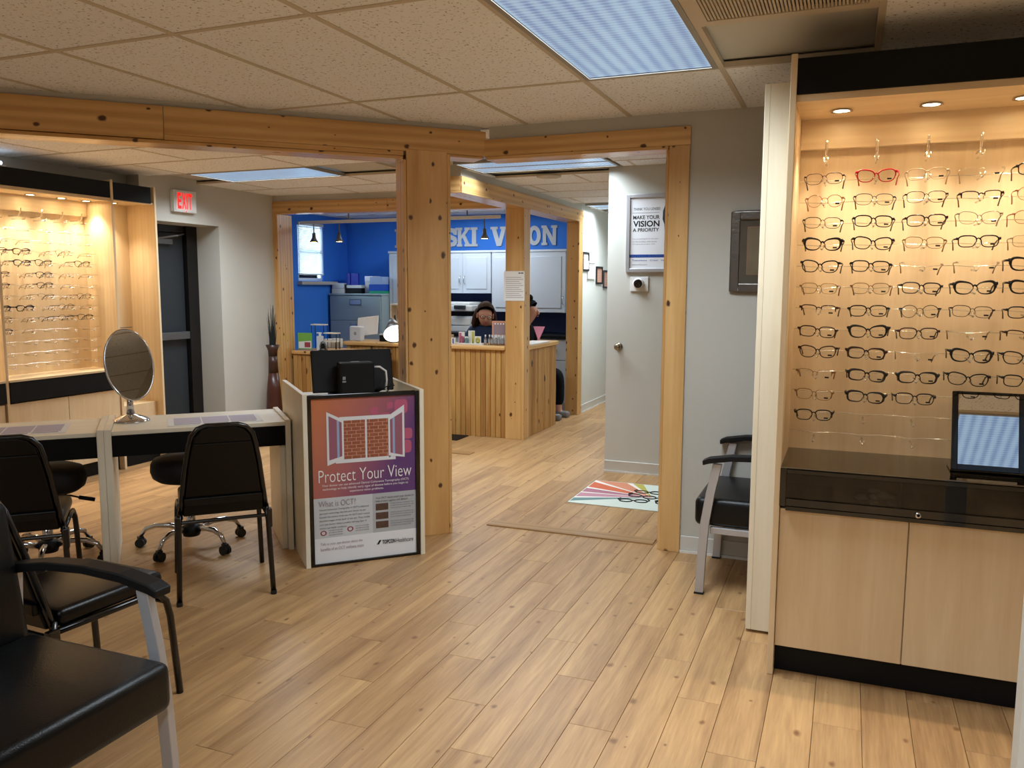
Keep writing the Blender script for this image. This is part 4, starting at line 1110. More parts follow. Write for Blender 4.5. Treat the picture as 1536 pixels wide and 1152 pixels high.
# poster in the corridor
wp = thing('wall_poster', 'grey-framed vision poster on the corridor wall', 'poster', (-1.622, 6.38, 1.595))
WW, WH = 0.46, 0.592; b = .028
g = G(); g.box(0, b, -.02, -.001, 0, WH).box(WW - b, WW, -.02, -.001, 0, WH).box(b, WW - b, -.02, -.001, 0, b).box(b, WW - b, -.02, -.001, WH - b, WH)
g.build('frame', 'silver_paint', wp, bevel=.003, seg=1)
sh_ = G().box(b, WW - b, -.006, -.001, b, WH - b).build('sheet', 'poster_white', wp)
def wt(s_, x, z, wd, h_, m, bold=0.0): fit_text(s_, wd, h_, m, sh_, (x, -.0068, z), UP, 'lettering', bold)
wt('THINK YOU LENSES', .055, .470, .205, .020, 'print_dark')
G().box(.042, .255, -.0068, -.006, .450, .452).build('rule', 'print_dark', sh_)
wt('MAKE YOUR', .052, .402, .205, .030, 'print_black', .02)
wt('VISION', .052, .345, .205, .047, 'print_black', .03)
wt('A PRIORITY', .050, .308, .205, .028, 'print_black', .02)
for i, s_ in enumerate(('See everything from the best', 'to the smallest with lenses', 'that give you a clear view')): wt(s_, .050, .248 - i * .020, .20 - .012 * i, .012, 'print_grey')
G().box(b, WW - b, -.0068, -.006, .112, .135).build('blue_band', 'print_blue', sh_)
wt('OUR SPECIALISTS FOR PROFESSIONAL LENSES', .05, .119, .30, .008, 'print_white')
wt('Transitions   Crizal   Varilux', .048, .085, .30, .012, 'print_blue'); wt('www.yourlenses.com', .048, .052, .12, .010, 'print_dark')
G().poly([(.305, -.0066, WH - b), (.296, -.0066, .50), (.282, -.0066, .46), (.280, -.0066, .40), (.294, -.0066, .36), (.300, -.0066, .27), (.306, -.0066, .2), (WW - b, -.0066, .2), (WW - b, -.0066, WH - b)]).build('silhouette', 'print_dark', sh_)
# thermostat-like camera
th_ = thing('wall_sensor', 'white square wall plate with a round black sensor below the corridor poster', 'thermostat', (-1.512, 6.38, 1.503))
G().box(-.072, .072, -.010, -.001, -.056, .056).build('plate', 'white_plastic', th_, bevel=.003)
G().lathe([(.042, 0), (.042, .022), (.036, .028), (0, .028)], 28).build('ring', 'white_plastic', th_, smooth=True, loc=(-.004, -.010, .004), rot=(R(90), 0, 0))
G().lathe([(.034, .0285), (.030, .032), (0, .033)], 28).build('face', 'black_gloss', th_, smooth=True, loc=(-.004, -.010, .004), rot=(R(90), 0, 0))
kb = thing('door_knob', 'round metal knob on the white corridor wall', 'knob', (-1.666, 6.38, 1.013))
G().lathe([(.030, .001), (.030, .005), (.018, .012), (0, .012)], 20).build('rose', 'brass_knob', kb, smooth=True, rot=(R(90), 0, 0))
G().lathe([(.010, .012), (.012, .03), (.025, .042), (.027, .056), (.018, .066), (0, .068)], 20).build('knob', 'brass_knob', kb, smooth=True, rot=(R(90), 0, 0))
# little frames down the corridor
for i, (y0, y1, z0, z1, m, lab) in enumerate(((9.26, 9.53, 1.665, 1.885, 'print_black', 'highest black-framed certificate on the corridor wall'), (9.47, 9.79, 1.575, 1.785, 'white_plastic', 'white-framed certificate second along the corridor wall'),
                                         (9.83, 10.12, 1.515, 1.73, 'print_black', 'black-framed certificate third along the corridor wall'), (10.15, 10.42, 1.465, 1.69, 'print_dark', 'dark-framed certificate furthest along the corridor wall'))):
    t = thing('certificate_frame', lab, 'picture frame', (-2.88, (y0 + y1) / 2, z0), 0, 'certificates along the corridor')
    hw_ = (y1 - y0) / 2 - .01; hh_ = z1 - z0; b = .022
    G().box(.001, .018, -hw_, -hw_ + b, 0, hh_).box(.001, .018, hw_ - b, hw_, 0, hh_).box(.001, .018, -hw_ + b, hw_ - b, 0, b).box(.001, .018, -hw_ + b, hw_ - b, hh_ - b, hh_).build('frame', m, t)
    s_ = G().box(.001, .008, -hw_ + b, hw_ - b, b, hh_ - b).build('sheet', 'paper' if i < 2 else 'poster_mortar', t)
    for j in range(5): G().box(.008, .0085, -hw_ * .55, hw_ * (.55 - .1 * (j % 2)), b + .02 + j * .03, b + .026 + j * .03).build('print', 'print_grey', s_)
# rug with rays and spectacles
rg = thing('doormat', 'pale doormat with a rainbow sunburst and drawn eyeglasses', 'mat', (-1.74, 5.33, 0.0))
RW, RH = 0.98, 0.70
G().box(0, RW, 0, RH, 0.0, 0.006).build('mat_body', 'rug_0', rg, bevel=.002, seg=1)
fx, fy = 0.52, 0.33     # ray centre
def ray_poly(a0, a1):
    # wedge from the focus towards the left, clipped to the mat
    p = [(fx, fy), (fx + 3 * math.cos(a0), fy + 3 * math.sin(a0)), (fx + 3 * math.cos(a1), fy + 3 * math.sin(a1))]
    for (nx, ny, c) in ((1, 0, RW - .01), (-1, 0, -.01), (0, 1, RH - .01), (0, -1, -.01)): p = clip(p, nx, ny, c)
    return p
for a0, a1, c_ in ((112, 122, 1), (127, 145, 2), (149, 165, 3), (169, 182, 4), (185, 198, 5), (202, 210, 6)):
    G().prism(ray_poly(R(a0), R(a1)), .0062, .0068).build('ray', 'rug_%d' % c_, rg)
for a0, a1 in ((122, 127), (145, 149), (165, 169), (182, 185), (198, 202)):
    G().prism(ray_poly(R(a0), R(a1)), .0062, .0068).build('ray', 'rug_7', rg)
for j, (cx, cy, s_, an) in enumerate(((.42, .19, .085, 8), (.45, .33, .09, -10), (.47, .46, .085, 5), (.68, .20, .095, -6), (.70, .36, .09, 10), (.73, .50, .085, -4))):
    MR = Matrix.Translation((cx, cy, 0)) @ Matrix.Rotation(R(an), 4, 'Z')
    for e in (-1, 1):
        G().tube([(e * s_ * .62 + s_ * .52 * math.cos(t), s_ * .42 * math.sin(t), .0085) for t in [2 * PI * i / 18 for i in range(18)]], .0045, 5, closed=True).xf(MR).build('drawn_rim', 'print_black', rg)
        G().tube([(e * s_ * 1.12, 0, .0085), (e * s_ * 1.3, .03, .0085), (e * s_ * 1.1, .06, .0085)], .004, 5).xf(MR).build('drawn_temple', 'print_black', rg)
    G().tube([(-s_ * .12, 0, .0085), (0, .014, .0085), (s_ * .12, 0, .0085)], .004, 5).xf(MR).build('drawn_bridge', 'print_black', rg)
bm_ = tag(G().box(0, 0.75, 0, 0.27, 0.0, 0.008).build('floor_mat', 'black_matte', None, bevel=.002, seg=1, loc=(-4.20, 7.12, 0)), 'black floor mat in front of the reception counter', 'mat')
# floor vase
vz = thing('floor_vase', 'tall dark red floor vase holding dark grass by the exit wall', 'vase', (-5.42, 6.90, 0))
G().lathe([(0.0, 0.0), (.062, 0.0), (.074, .04), (.080, .22), (.070, .42), (.050, .60)], 24).build('body', 'vase_red', vz, smooth=True)
G().lathe([(.050, .60), (.046, .70), (.044, .77)], 24).build('woven_band', 'vase_brown', vz, smooth=True)
G().lathe([(.044, .77), (.048, .83), (.070, .885), (.062, .885), (.042, .83)], 24).build('neck', 'vase_brown', vz, smooth=True)
g = G()
for i in range(60):
    a = random.uniform(0, 2 * PI); r0 = random.uniform(0, .03); r1 = random.uniform(.005, .05); hgt = random.uniform(1.0, 1.30)
    g.tube([(r0 * math.cos(a), r0 * math.sin(a), .75), (r1 * .6 * math.cos(a), r1 * .6 * math.sin(a), (0.75 + hgt) / 2), (r1 * math.cos(a), r1 * math.sin(a), hgt)], [.004, .004, .001], 4)
gr = g.build('grass', 'reed_dark', vz); gr['kind'] = 'stuff'

# ------------------------------------------------------------------ reception counters
def beadboard(t, x0, x1, y, z0, z1, wd=.054, axis='x'):
    n = max(1, round((x1 - x0) / wd)); s_ = (x1 - x0) / n
    me = G().box(.001, s_ - .003, 0, .012, 0, z1 - z0).mesh('slat', bevel=.003, seg=1)
    for i in range(n):
        o = place('slat', me, 'bead_pine', t, (x0 + i * s_, y, z0) if axis == 'x' else (y, x0 + i * s_, z0), None if axis == 'x' else (0, 0, R(90)))
rc = thing('reception_counter', 'knotty pine beadboard reception counter with a pine ledge', 'counter', (-4.10, 7.42, 0))
G().box(0, 1.02, 0.013, 0.15, 0.0, 0.862).build('carcass', 'groove_dark', rc)
beadboard(rc, 0.0, 1.04, 0.0, 0.0, 0.862)
G().box(-0.02, 1.035, -0.035, 0.33, 0.864, 0.908).build('ledge', 'pine_x', rc, bevel=.012, seg=3)
G().box(1.02, 1.205, 0.12, 0.98, 0.0, 0.862).build('side_carcass', 'groove_dark', rc)
beadboard(rc, 0.12, 0.975, 1.219, 0.0, 0.862, axis='y')
G().box(1.0, 1.235, 0.13, 1.02, 0.864, 0.908).build('ledge', 'pine_y', rc, bevel=.012, seg=3)
lc = thing('side_counter', 'low pine beadboard counter at the left of reception', 'counter', (-5.50, 7.34, 0))
G().box(0.0, 0.90, 0.013, 0.45, 0.0, 0.758).build('carcass', 'groove_dark', lc)
beadboard(lc, 0.0, 0.90, 0.0, 0.0, 0.758)
G().box(-0.005, 0.92, -0.02, 0.50, 0.76, 0.795).build('top', 'pine_x', lc, bevel=.004)
mc = thing('desk_return', 'raised pine desk section behind the side counter', 'counter', (-5.30, 8.0, 0))
G().box(0.04, 1.05, 0.013, 0.40, 0.0, 0.815).build('carcass', 'groove_dark', mc)
beadboard(mc, 0.04, 1.05, 0.0, 0.0, 0.815)
G().box(0.0, 1.10, -0.03, 0.45, 0.817, 0.862).build('top', 'pine_x', mc, bevel=.012, seg=3)
# things on the reception counter
CT = 0.9085
hl = thing('hello_sign', 'cut-out hello sign in pastel letters on the reception counter', 'sign', (-3.60, 7.50, CT))
G().box(0, .26, -.02, .02, 0, .012).build('base', 'white_plastic', hl)
for i, (ch, m) in enumerate((('h', 'poster_pink'), ('e', 'rug_6'), ('l', 'rug_0'), ('l', 'rug_1'), ('o', 'rug_1'))):
    wd = (.05, .045, .02, .02, .05)[i]; hgt = (.10, .055, .115, .115, .06)[i]; x = (.0, .056, .105, .140, .178)[i]
    me = textmesh(ch, 1.0, 0.0, .06); xs = [v.co.x for v in me.vertices]; ys = [v.co.y for v in me.vertices]
    me.materials.clear()
    for v in me.vertices:
        v.co.x = (v.co.x - min(xs)) / (max(xs) - min(xs)) * wd; v.co.y = (v.co.y - min(ys)) / (max(ys) - min(ys)) * hgt
    o = place('letter', me, m, hl, (x, -.006, .012), UP); sd = o.modifiers.new('thick', 'SOLIDIFY'); sd.thickness = .012
    b2 = G().box(x - .008, x + wd + .008, .0005, .004, .010, .012 + hgt + .010).build('letter_backing', 'white_plastic', hl, bevel=.001, seg=1)
for i, (x, z) in enumerate(((-3.74, .09), (-3.70, .06))):
    bx = thing('small_box', ['tan patterned box at the left end of the reception counter', 'small white and blue card box beside the hello sign'][i], 'box', (x, 7.52 - i * .04, CT))
    G().box(0, .05, 0, .04, 0, z).build('carton', ['etching', 'paper'][i], bx, bevel=.001, seg=1)
    G().box(.032, .046, -.0006, 0, .005, z - .005).build('print', ['print_mauve', 'print_blue'][i], bx)
# bottles (clear) and frame
bt = G().lathe([(.0, .002), (.014, .002), (.014, .06), (.006, .075), (.006, .085)], 12).mesh('bottle_body', smooth=True); bt.materials.append(MATS['acrylic'])
bc = G().lathe([(.0075, .082), (.0075, .100), (0, .100)], 10).mesh('cap'); bc.materials.append(MATS['white_plastic'])
bl = G().lathe([(.0145, .015), (.0145, .05)], 12).mesh('bottle_label'); bl.materials.append(MATS['print_grey'])
for i in range(6):
    t = thing('spray_bottle', 'small clear spray bottle, %s from the left on the reception counter' % ORD[i], 'bottle', (-3.315 + .036 * i, 7.50 + .018 * (i % 2), CT), 0, 'clear spray bottles on the reception counter')
    place('body', bt, None, t); place('cap', bc, None, t); place('bottle_label', bl, None, t)
ff = thing('product_display', 'pink-bordered printed display board behind the small bottles', 'display', (-3.275, 7.57, CT))
G().box(0, .20, 0, .012, 0, .235).build('board', 'poster_mortar', ff, bevel=.002, seg=1)
G().box(.018, .185, -.001, 0, .10, .215).build('print', 'print_mauve', ff)
G().box(.018, .185, -.001, 0, .01, .095).build('print', 'poster_grey', ff)
for i in range(5): G().box(.028 + i * .03, .042 + i * .03, -.002, -.001, .200, .212).build('print', 'print_white', ff)
# notice on column
nt = thing('notice', 'white printed notice fixed on the pine column', 'notice', (-3.075, 7.398, 1.346))
G().box(0, .212, -.003, -.001, 0, .282).build('sheet', 'paper', nt)
for i in range(11): G().box(.02, .20 - .02 * (i % 3), -.0035, -.003, .03 + i * .019, .035 + i * .019).build('print', 'print_grey', nt)
G().box(.150, .172, -.0035, -.003, .258, .268).box(.176, .200, -.0035, -.003, .258, .268).build('logo', 'print_dark', nt)
pk = thing('folded_card', 'pink folded card standing on the right end of the reception counter', 'card', (-3.02, 8.22, CT))
g = G(); g.poly([(0.0, 0, 0), (-.055, -.01, .155), (.06, -.01, .155)]).poly([(0, .004, 0), (.06, .03, .155), (-.055, .03, .155)])
g.build('card', 'pink', pk)
pp = tag(G().box(0, .20, 0, .55, 0, .012).build('paper_pile', 'paper', None, bevel=.002, seg=1, loc=(-3.07, 7.60, CT)), 'stack of papers on the corridor side of the reception counter', 'papers')

# ------------------------------------------------------------------ people
def skin_body(name, joints, edges, material, parent, levels=2, root=0):
    me = bpy.data.meshes.new(name); me.from_pydata([j[0] for j in joints], edges, [])
    me.materials.append(MATS[material])
    o = bpy.data.objects.new(name, me); COL.objects.link(o); o.parent = parent
    m = o.modifiers.new('skin', 'SKIN'); m.use_smooth_shade = True; m.branch_smoothing = 0.6
    sv = me.skin_vertices[0].data
    for i, j in enumerate(joints):
        r_ = j[1]; sv[i].radius = r_ if isinstance(r_, tuple) else (r_, r_); sv[i].use_root = (i == root)
    s = o.modifiers.new('sub', 'SUBSURF'); s.levels = levels; s.render_levels = levels
    return o
def person(label, loc, rz, cloth, hair, bun=False, hs=1.0, lift=0.0, lean=0.0, reach=1.0, hunch=0.0, head_rot=(0, 0, 0), glasses=True, pants='cloth_black'):
    """seated figure, local: faces -y, seat at z .45"""
    t = thing('person', label, 'person', loc, rz)
    J, E = [], []
    def up(p):
        k_ = max(0.0, min(1.0, (p[2] - .52) / .2)); return (p[0], p[1] - lean * max(0.0, p[2] - .5), p[2] + lift * k_)
    def add(p, r, *to):
        J.append((up(p), r)); k = len(J) - 1
        for q in to: E.append((q, k))
        return k
    pel = add((0, .05, .50), .13); wai = add((0, .06, .68), .115, pel); che = add((0, .05, .86), .135, wai); nk = add((0, .03, 1.0), .06, che)
    for s in (-1, 1):
        sh = add((s * .165, .04, .945), .058, che); el = add((s * .215, -.04 * reach, .74), .044, sh); wr = add((s * .12, -.26 + .17 * (1 - reach), .72), .028, el)
        yo = .17 * (1 - reach)
        pm = add((s * .10, -.33 + yo, .715), (.032, .018), wr)
        for f, (dx, ln) in enumerate(((-.027, .065), (-.010, .078), (.008, .075), (.025, .060))):
            a = add((s * .10 + dx, -.37 + yo, .716), .0095, pm); b_ = add((s * .10 + dx, -.37 + yo - ln * .6, .708), .0088, a); add((s * .10 + dx, -.37 + yo - ln, .690), .008, b_)
        a = add((s * .10 - s * .035, -.335 + yo, .712), .011, pm); add((s * .10 - s * .052, -.372 + yo, .704), .009, a)
        hp = add((s * .10, .02, .50), .085, pel); kn = add((s * .13, -.40, .50), .062, hp); an = add((s * .13, -.40, .10), .040, kn); hl_ = add((s * .13, -.42, .045), .035, an); add((s * .13, -.50, .035), .028, hl_)
    hb = add((0, -.005 - hunch, 1.075 - hunch), .062 * hs, nk); hm = add((0, -.012 - hunch * 1.3, 1.08 - hunch + .055 * hs), (.074 * hs, .086 * hs), hb); ht = add((0, -hunch * 1.4, 1.08 - hunch + .12 * hs), (.070 * hs, .084 * hs), hm)
    bo = skin_body('body', J, E, 'skin', t, 2)
    # clothing: slightly larger skin surface over torso and limbs
    J2, E2 = [], []
    def add2(p, r, *to):
        J2.append((up(p), r)); k = len(J2) - 1
        for q in to: E2.append((q, k))
        return k
    a = add2((0, .05, .50), .155); b_ = add2((0, .06, .68), .142, a); c = add2((0, .05, .86), .162, b_); add2((0, .035, .985), .088, c)
    for s in (-1, 1):
        d = add2((s * .17, .04, .940), .078, c); e = add2((s * .222, -.04 * reach, .74), .062, d); add2((s * .13, -.22 + .17 * (1 - reach), .72), .050, e)
    skin_body('top', J2, E2, cloth, t, 2)
    J2, E2 = [], []
    a = add2((0, .05, .51), .150)
    for s in (-1, 1):
        d = add2((s * .10, .02, .505), .105, a); e = add2((s * .13, -.40, .50), .080, d); add2((s * .13, -.40, .12), .062, e)
    skin_body('trousers', J2, E2, pants, t, 2)
    for s in (-1, 1):
        G().box(s * .13 - .042, s * .13 + .042, -.53, -.34, 0.0, .07).build('shoe', 'cloth_grey', t, bevel=.025, seg=3, smooth=True)
    HM = Matrix.Translation(up((0, -.005 - hunch * 1.3, 1.08 - hunch + .05 * hs))) @ Euler(head_rot).to_matrix().to_4x4() @ Matrix.Scale(hs, 4)
    # face
    G().ball((0, -.088, -.012), .016, 10, 8, (.8, 1.1, 1.5)).xf(HM).build('nose', 'skin', t, smooth=True)
    for s in (-1, 1):
        G().ball((s * .030, -.074, .012), .011, 10, 6, (1.3, .7, .7)).xf(HM).build('eye', 'print_white', t, smooth=True)
        G().ball((s * .030, -.081, .012), .0055, 8, 6).xf(HM).build('iris', 'hair_brown', t, smooth=True)
        G().ball((s * .076, .0, 0.0), .022, 10, 8, (.4, .8, 1.3)).xf(HM).build('ear', 'skin', t, smooth=True)
    G().ball((0, -.080, -.050), .016, 10, 6, (1.5, .6, .45)).xf(HM).build('mouth', 'poster_red', t, smooth=True)
    # hair: shell over the skull plus a fall to the shoulders
    g = G(); n, m = 22, 12
    for i in range(m + 1):
        for j in range(n):
            a = 2 * PI * j / n; ph = PI * i / m * (.58 - .34 * max(0.0, -math.sin(a)) ** .55); x = math.sin(ph) * math.cos(a); y = math.sin(ph) * math.sin(a); z = math.cos(ph)
            k_ = 1.0 + .05 * math.sin(5 * a + i)
            g.v.append((x * .090 * k_, y * .102 * k_ + .008, z * .118 + .022))
    for i in range(m):
        for j in range(n):
            q = (j + 1) % n; a = i * n; g.f.append((a + j, a + n + j, a + n + q, a + q))
    if not bun:
        for s in range(15):
            a = R(8 + s * 164 / 14); x, y = math.cos(a), math.sin(a)
            g.tube([(x * .082, y * .092 + .01, .05), (x * .098, y * .108 + .012, -.03), (x * .104, y * .104 + .02, -.09), (x * .096, y * .09 + .02, -.135)], [.017, .021, .020, .008], 8)
    else: g.ball((0, .02, .155), .042, 12, 8)
    g.xf(HM).build('hair', hair, t, smooth=True)
    if glasses:
        g = G()
        for s in (-1, 1):
            g.tube([(s * .032 + .025 * math.cos(q), -.096, .010 + .018 * math.sin(q)) for q in [2 * PI * i / 16 for i in range(16)]], .0022, 5, closed=True)
            g.tube([(s * .057, -.094, .014), (s * .078, -.05, .016), (s * .080, .0, .012)], .002, 5)
        g.tube([(-.008, -.097, .014), (0, -.099, .018), (.008, -.097, .014)], .002, 5)
        g.xf(HM).build('eyeglasses', 'frame_darkred', t, smooth=True)
    return t
person('seated person with shoulder-length brown hair and glasses in a navy top behind the counter', (-3.60, 8.18, 0), R(10), 'cloth_navy', 'hair_brown', hs=1.12, lift=.085, hunch=.05, head_rot=(R(12), R(5), R(20)))
person('person in dark clothes with hair in a bun, mostly hidden behind the pine column', (-3.43, 8.80, 0), R(88), 'cloth_black', 'hair_black', bun=True, lift=.07, lean=.16, reach=0.0, glasses=False)
# desk chairs under them
for i, (x, y, lab) in enumerate(((-3.60, 8.24, 'dark office chair under the seated person in navy'), (-3.48, 8.80, 'dark office chair under the person behind the column'))):
    t = thing('office_chair', lab, 'chair', (x, y, 0), 0 if i == 0 else R(84))
    G().box(-.23, .23, -.22, .22, .33, .385).build('seat', 'black_matte', t, bevel=.02, seg=3)
    G().box(-.21, .21, .235, .275, .45, .88).build('backrest', 'black_matte', t, bevel=.015, seg=3)
    G().box(-.03, .03, .22, .25, .36, .6).build('back_bar', 'black_metal', t)
    G().tube([(0, 0, .06), (0, 0, .33)], .03, 12).build('column', 'black_metal', t)
    for k in range(5):
        a = 2 * PI * k / 5; G().tube([(0, 0, .085), (.27 * math.cos(a), .27 * math.sin(a), .055)], [.022, .014], 8).build('base_arm', 'black_matte', t)
        G().ball((.27 * math.cos(a), .27 * math.sin(a), .027), .027, 10, 8).build('caster', 'dark_rubber', t)

# ------------------------------------------------------------------ reception back wall
def cab(name, label, x0, x1, z0, z1, ndoor, handles, dep=.30, y=9.95, mtl='white_lam', group=None):
    t = thing(name, label, 'cabinet', (x0, y - dep, z0), 0, group)
    wd = x1 - x0; hgt = z1 - z0
    G().box(0, wd, .0205, dep - .001, 0, hgt).build('carcass', mtl, t)
    dw = wd / ndoor
    for i in range(ndoor):
        d = G().box(i * dw + .002, (i + 1) * dw - .002, 0.004, 0.020, .002, hgt - .03).build('door', mtl, t, bevel=.002, seg=1)
        b = .055
        G().box(i * dw + b, (i + 1) * dw - b, -.004, 0.004, b, hgt - .03 - b).build('raised_panel', mtl, d, bevel=.006, seg=2)
        hx = (i + 1) * dw - .03 if i % 2 == 0 else i * dw + .03
        hz = handles
        G().tube([(hx, .004, hz), (hx - .004, -.022, hz + .015), (hx - .004, -.022, hz + .085), (hx, .004, hz + .10)], .005, 6).build('handle', 'chrome', d, smooth=True)
    G().box(-.01, wd + .01, -.006, dep - .001, hgt - .028, hgt).build('cornice', mtl, t, bevel=.003, seg=1)
    return t
cab('wall_cabinet', 'white two-door wall cabinet above the printer', -4.98, -4.19, 1.395, 1.935, 2, .12)
cab('wall_cabinet', 'tall white wall cabinet at the right end of the back wall', -3.72, -3.20, 1.165, 1.935, 1, .10)
cab('wall_cabinet', 'narrow white wall cabinet partly behind the pine column', -4.18, -3.725, 1.165, 1.935, 1, .10)
cab('tall_cabinet', 'tall white cabinet standing beside the steel filing cabinet', -5.66, -5.05, 0.0, 1.94, 2, 1.2)
bc_ = thing('base_cabinets', 'pale grey base cabinet with dark worktop along the back wall', 'cabinet', (-4.95, 9.35, 0))
G().box(0, 1.92, .02, .59, 0.0, .86).build('carcass', 'cool_white_plastic', bc_)
G().box(-.02, 1.94, -.01, .595, .862, .90).build('worktop', 'black_matte', bc_)
for i in range(4):
    d = G().box(.01 + i * .478, .478 + i * .478 - .005, 0, .0195, .10, .60).build('door', 'cool_white_plastic', bc_, bevel=.002, seg=1)
    d = G().box(.01 + i * .478, .478 + i * .478 - .005, 0, .0195, .61, .85).build('drawer', 'cool_white_plastic', bc_, bevel=.002, seg=1)
    G().box(.19 + i * .485, .29 + i * .485, -.012, 0, .73, .742).build('handle', 'grey_metal', d)
nv = tag(G().box(0, 1.94, 0, .008, 0, .49).build('back_panel_board', 'wall_navy', None, loc=(-4.95, 9.938, .905)), 'dark navy painted panel behind the printer', 'panel')
prt = thing('printer', 'white office printer with paper tray below the wall cabinet', 'printer', (-4.86, 9.40, .902))
G().box(0, .52, 0, .42, .0, .21).build('body', 'cool_white_plastic', prt, bevel=.01)
G().box(.02, .50, -.008, 0, .02, .085).build('tray', 'white_plastic', prt, bevel=.003); G().box(.02, .50, -.008, 0, .10, .19).build('tray', 'white_plastic', prt, bevel=.003)
G().box(.02, .50, .03, .38, .2105, .27).build('slot', 'black_matte', prt)
G().box(0, .53, -.02, .42, .271, .345).build('scanner', 'white_plastic', prt, bevel=.01)
G().box(.30, .45, -.06, -.021, .30, .345).build('control_panel', 'black_gloss', prt, bevel=.004)
G().box(-.0, .48, .02, .40, .346, .385).build('feeder', 'white_plastic', prt, bevel=.012)
# filing cabinet and what stands on it
fc = thing('filing_cabinet', 'wide grey-green steel lateral filing cabinet', 'filing cabinet', (-6.47, 9.45, 0))
FWD = 0.80
G().box(0, FWD, .02, .48, 0.0, 1.36).build('carcass', 'file_steel', fc, bevel=.004)
G().box(-.005, FWD + .005, -.004, .485, 1.361, 1.385).build('top', 'file_steel', fc, bevel=.003)
for i in range(4):
    d = G().box(.012, FWD - .012, 0, .0195, .05 + i * .327, .05 + i * .327 + .320).build('drawer', 'file_steel', fc, bevel=.003)
    G().box(.32, .50, -.006, 0, .05 + i * .327 + .20, .05 + i * .327 + .28).build('label_holder', 'grey_metal', d, bevel=.002, seg=1)
    G().box(.33, .49, -.008, -.006, .05 + i * .327 + .21, .05 + i * .327 + .27).build('label_card', 'poster_glass_blue', d)
FT = 1.3855
def simple(name, label, cat, loc, parts, rz=0, group=None):
    t = thing(name, label, cat, loc, rz, group)
    for (nm, m, bx) in parts: G().box(*bx).build(nm, m, t, bevel=.002, seg=1)
    return t
simple('card_box', 'pair of stacked white boxes on the left of the filing cabinet', 'box', (-6.46, 9.50, FT), [('lower_box', 'paper', (0, .19, 0, .3, 0, .065)), ('upper_box', 'cool_white_plastic', (.0, .185, 0.01, .3, .067, .135))])
simple('letter_tray', 'black desk tray of papers on the filing cabinet', 'tray', (-6.25, 9.52, FT), [('tray', 'black_matte', (0, .24, 0, .3, 0, .07)), ('side', 'black_matte', (-.01, 0, 0, .3, 0, .12)), ('papers', 'paper', (.005, .235, .005, .295, .071, .11))])
fo = thing('ring_binder', 'dark blue binder standing on the desk tray', 'binder', (-6.26, 9.56, FT + .111))
G().box(0, .012, 0, .24, 0, .16).box(.0121, .05, 0, .012, 0, .16).build('cover', 'folder_blue', fo, bevel=.002, seg=1); G().box(.0125, .17, .014, .05, 0, .155).build('binder_face', 'folder_blue', fo, bevel=.004)
simple('paper_stack', 'white stack of paper packs beside the blue binder', 'papers', (-5.99, 9.60, FT + .111), [('ream', 'poster_white', (0, .17, 0, .2, 0, .05)), ('ream', 'paper', (.005, .165, 0, .2, .051, .10)), ('ream', 'poster_white', (0.0, .17, 0, .2, .101, .15))]) if False else None
simple('paper_stack', 'white stack of paper packs behind the black tray', 'papers', (-6.005, 9.60, FT), [('ream', 'poster_white', (0, .12, 0, .2, 0, .08)), ('ream', 'paper', (.005, .115, 0, .2, .081, .16)), ('ream', 'poster_white', (0.0, .12, 0, .2, .161, .23))])
simple('storage_bin', 'blue and green storage bin full of papers on the filing cabinet', 'bin', (-5.88, 9.50, FT), [('green_base', 'bin_green', (0, .21, 0, .3, 0, .035)), ('blue_body', 'bin_blue', (0, .21, 0, .3, .036, .12)), ('papers', 'poster_glass_blue', (.01, .20, .01, .29, .121, .22))])
# wall letters: slab serif
LET = {'S': None, 'K': [[(0, 0), (.38, 0), (.38, .13), (.32, .13), (.32, .38), (.42, .48), (.62, .13), (.55, .13), (.55, 0), (.98, 0), (.98, .13), (.90, .13), (.60, .60), (.85, .87), (.95, .87), (.95, 1), (.55, 1), (.55, .87), (.60, .87), (.32, .58), (.32, .87), (.38, .87), (.38, 1), (0, 1), (0, .87), (.08, .87), (.08, .13), (0, .13)]],
       'I': [[(0, 0), (.46, 0), (.46, .13), (.36, .13), (.36, .87), (.46, .87), (.46, 1), (0, 1), (0, .87), (.10, .87), (.10, .13), (0, .13)]],
       'V': [[(.36, 0), (.62, 0), (.88, .87), (.98, .87), (.98, 1), (.56, 1), (.56, .87), (.64, .87), (.50, .36), (.34, .87), (.42, .87), (.42, 1), (0, 1), (0, .87), (.09, .87)]],
       'N': [[(0, 0), (.36, 0), (.36, .13), (.28, .13), (.28, .62), (.68, 0), (.88, 0), (.88, .87), (.96, .87), (.96, 1), (.58, 1), (.58, .87), (.68, .87), (.68, .40), (.30, 1), (0, 1), (0, .87), (.08, .87), (.08, .13), (0, .13)]]}
mat('letter_grey', (205, 208, 212), 0.5)
MY = Matrix(((1, 0, 0, 0), (0, 0, -1, 0), (0, 1, 0, 0), (0, 0, 0, 1)))
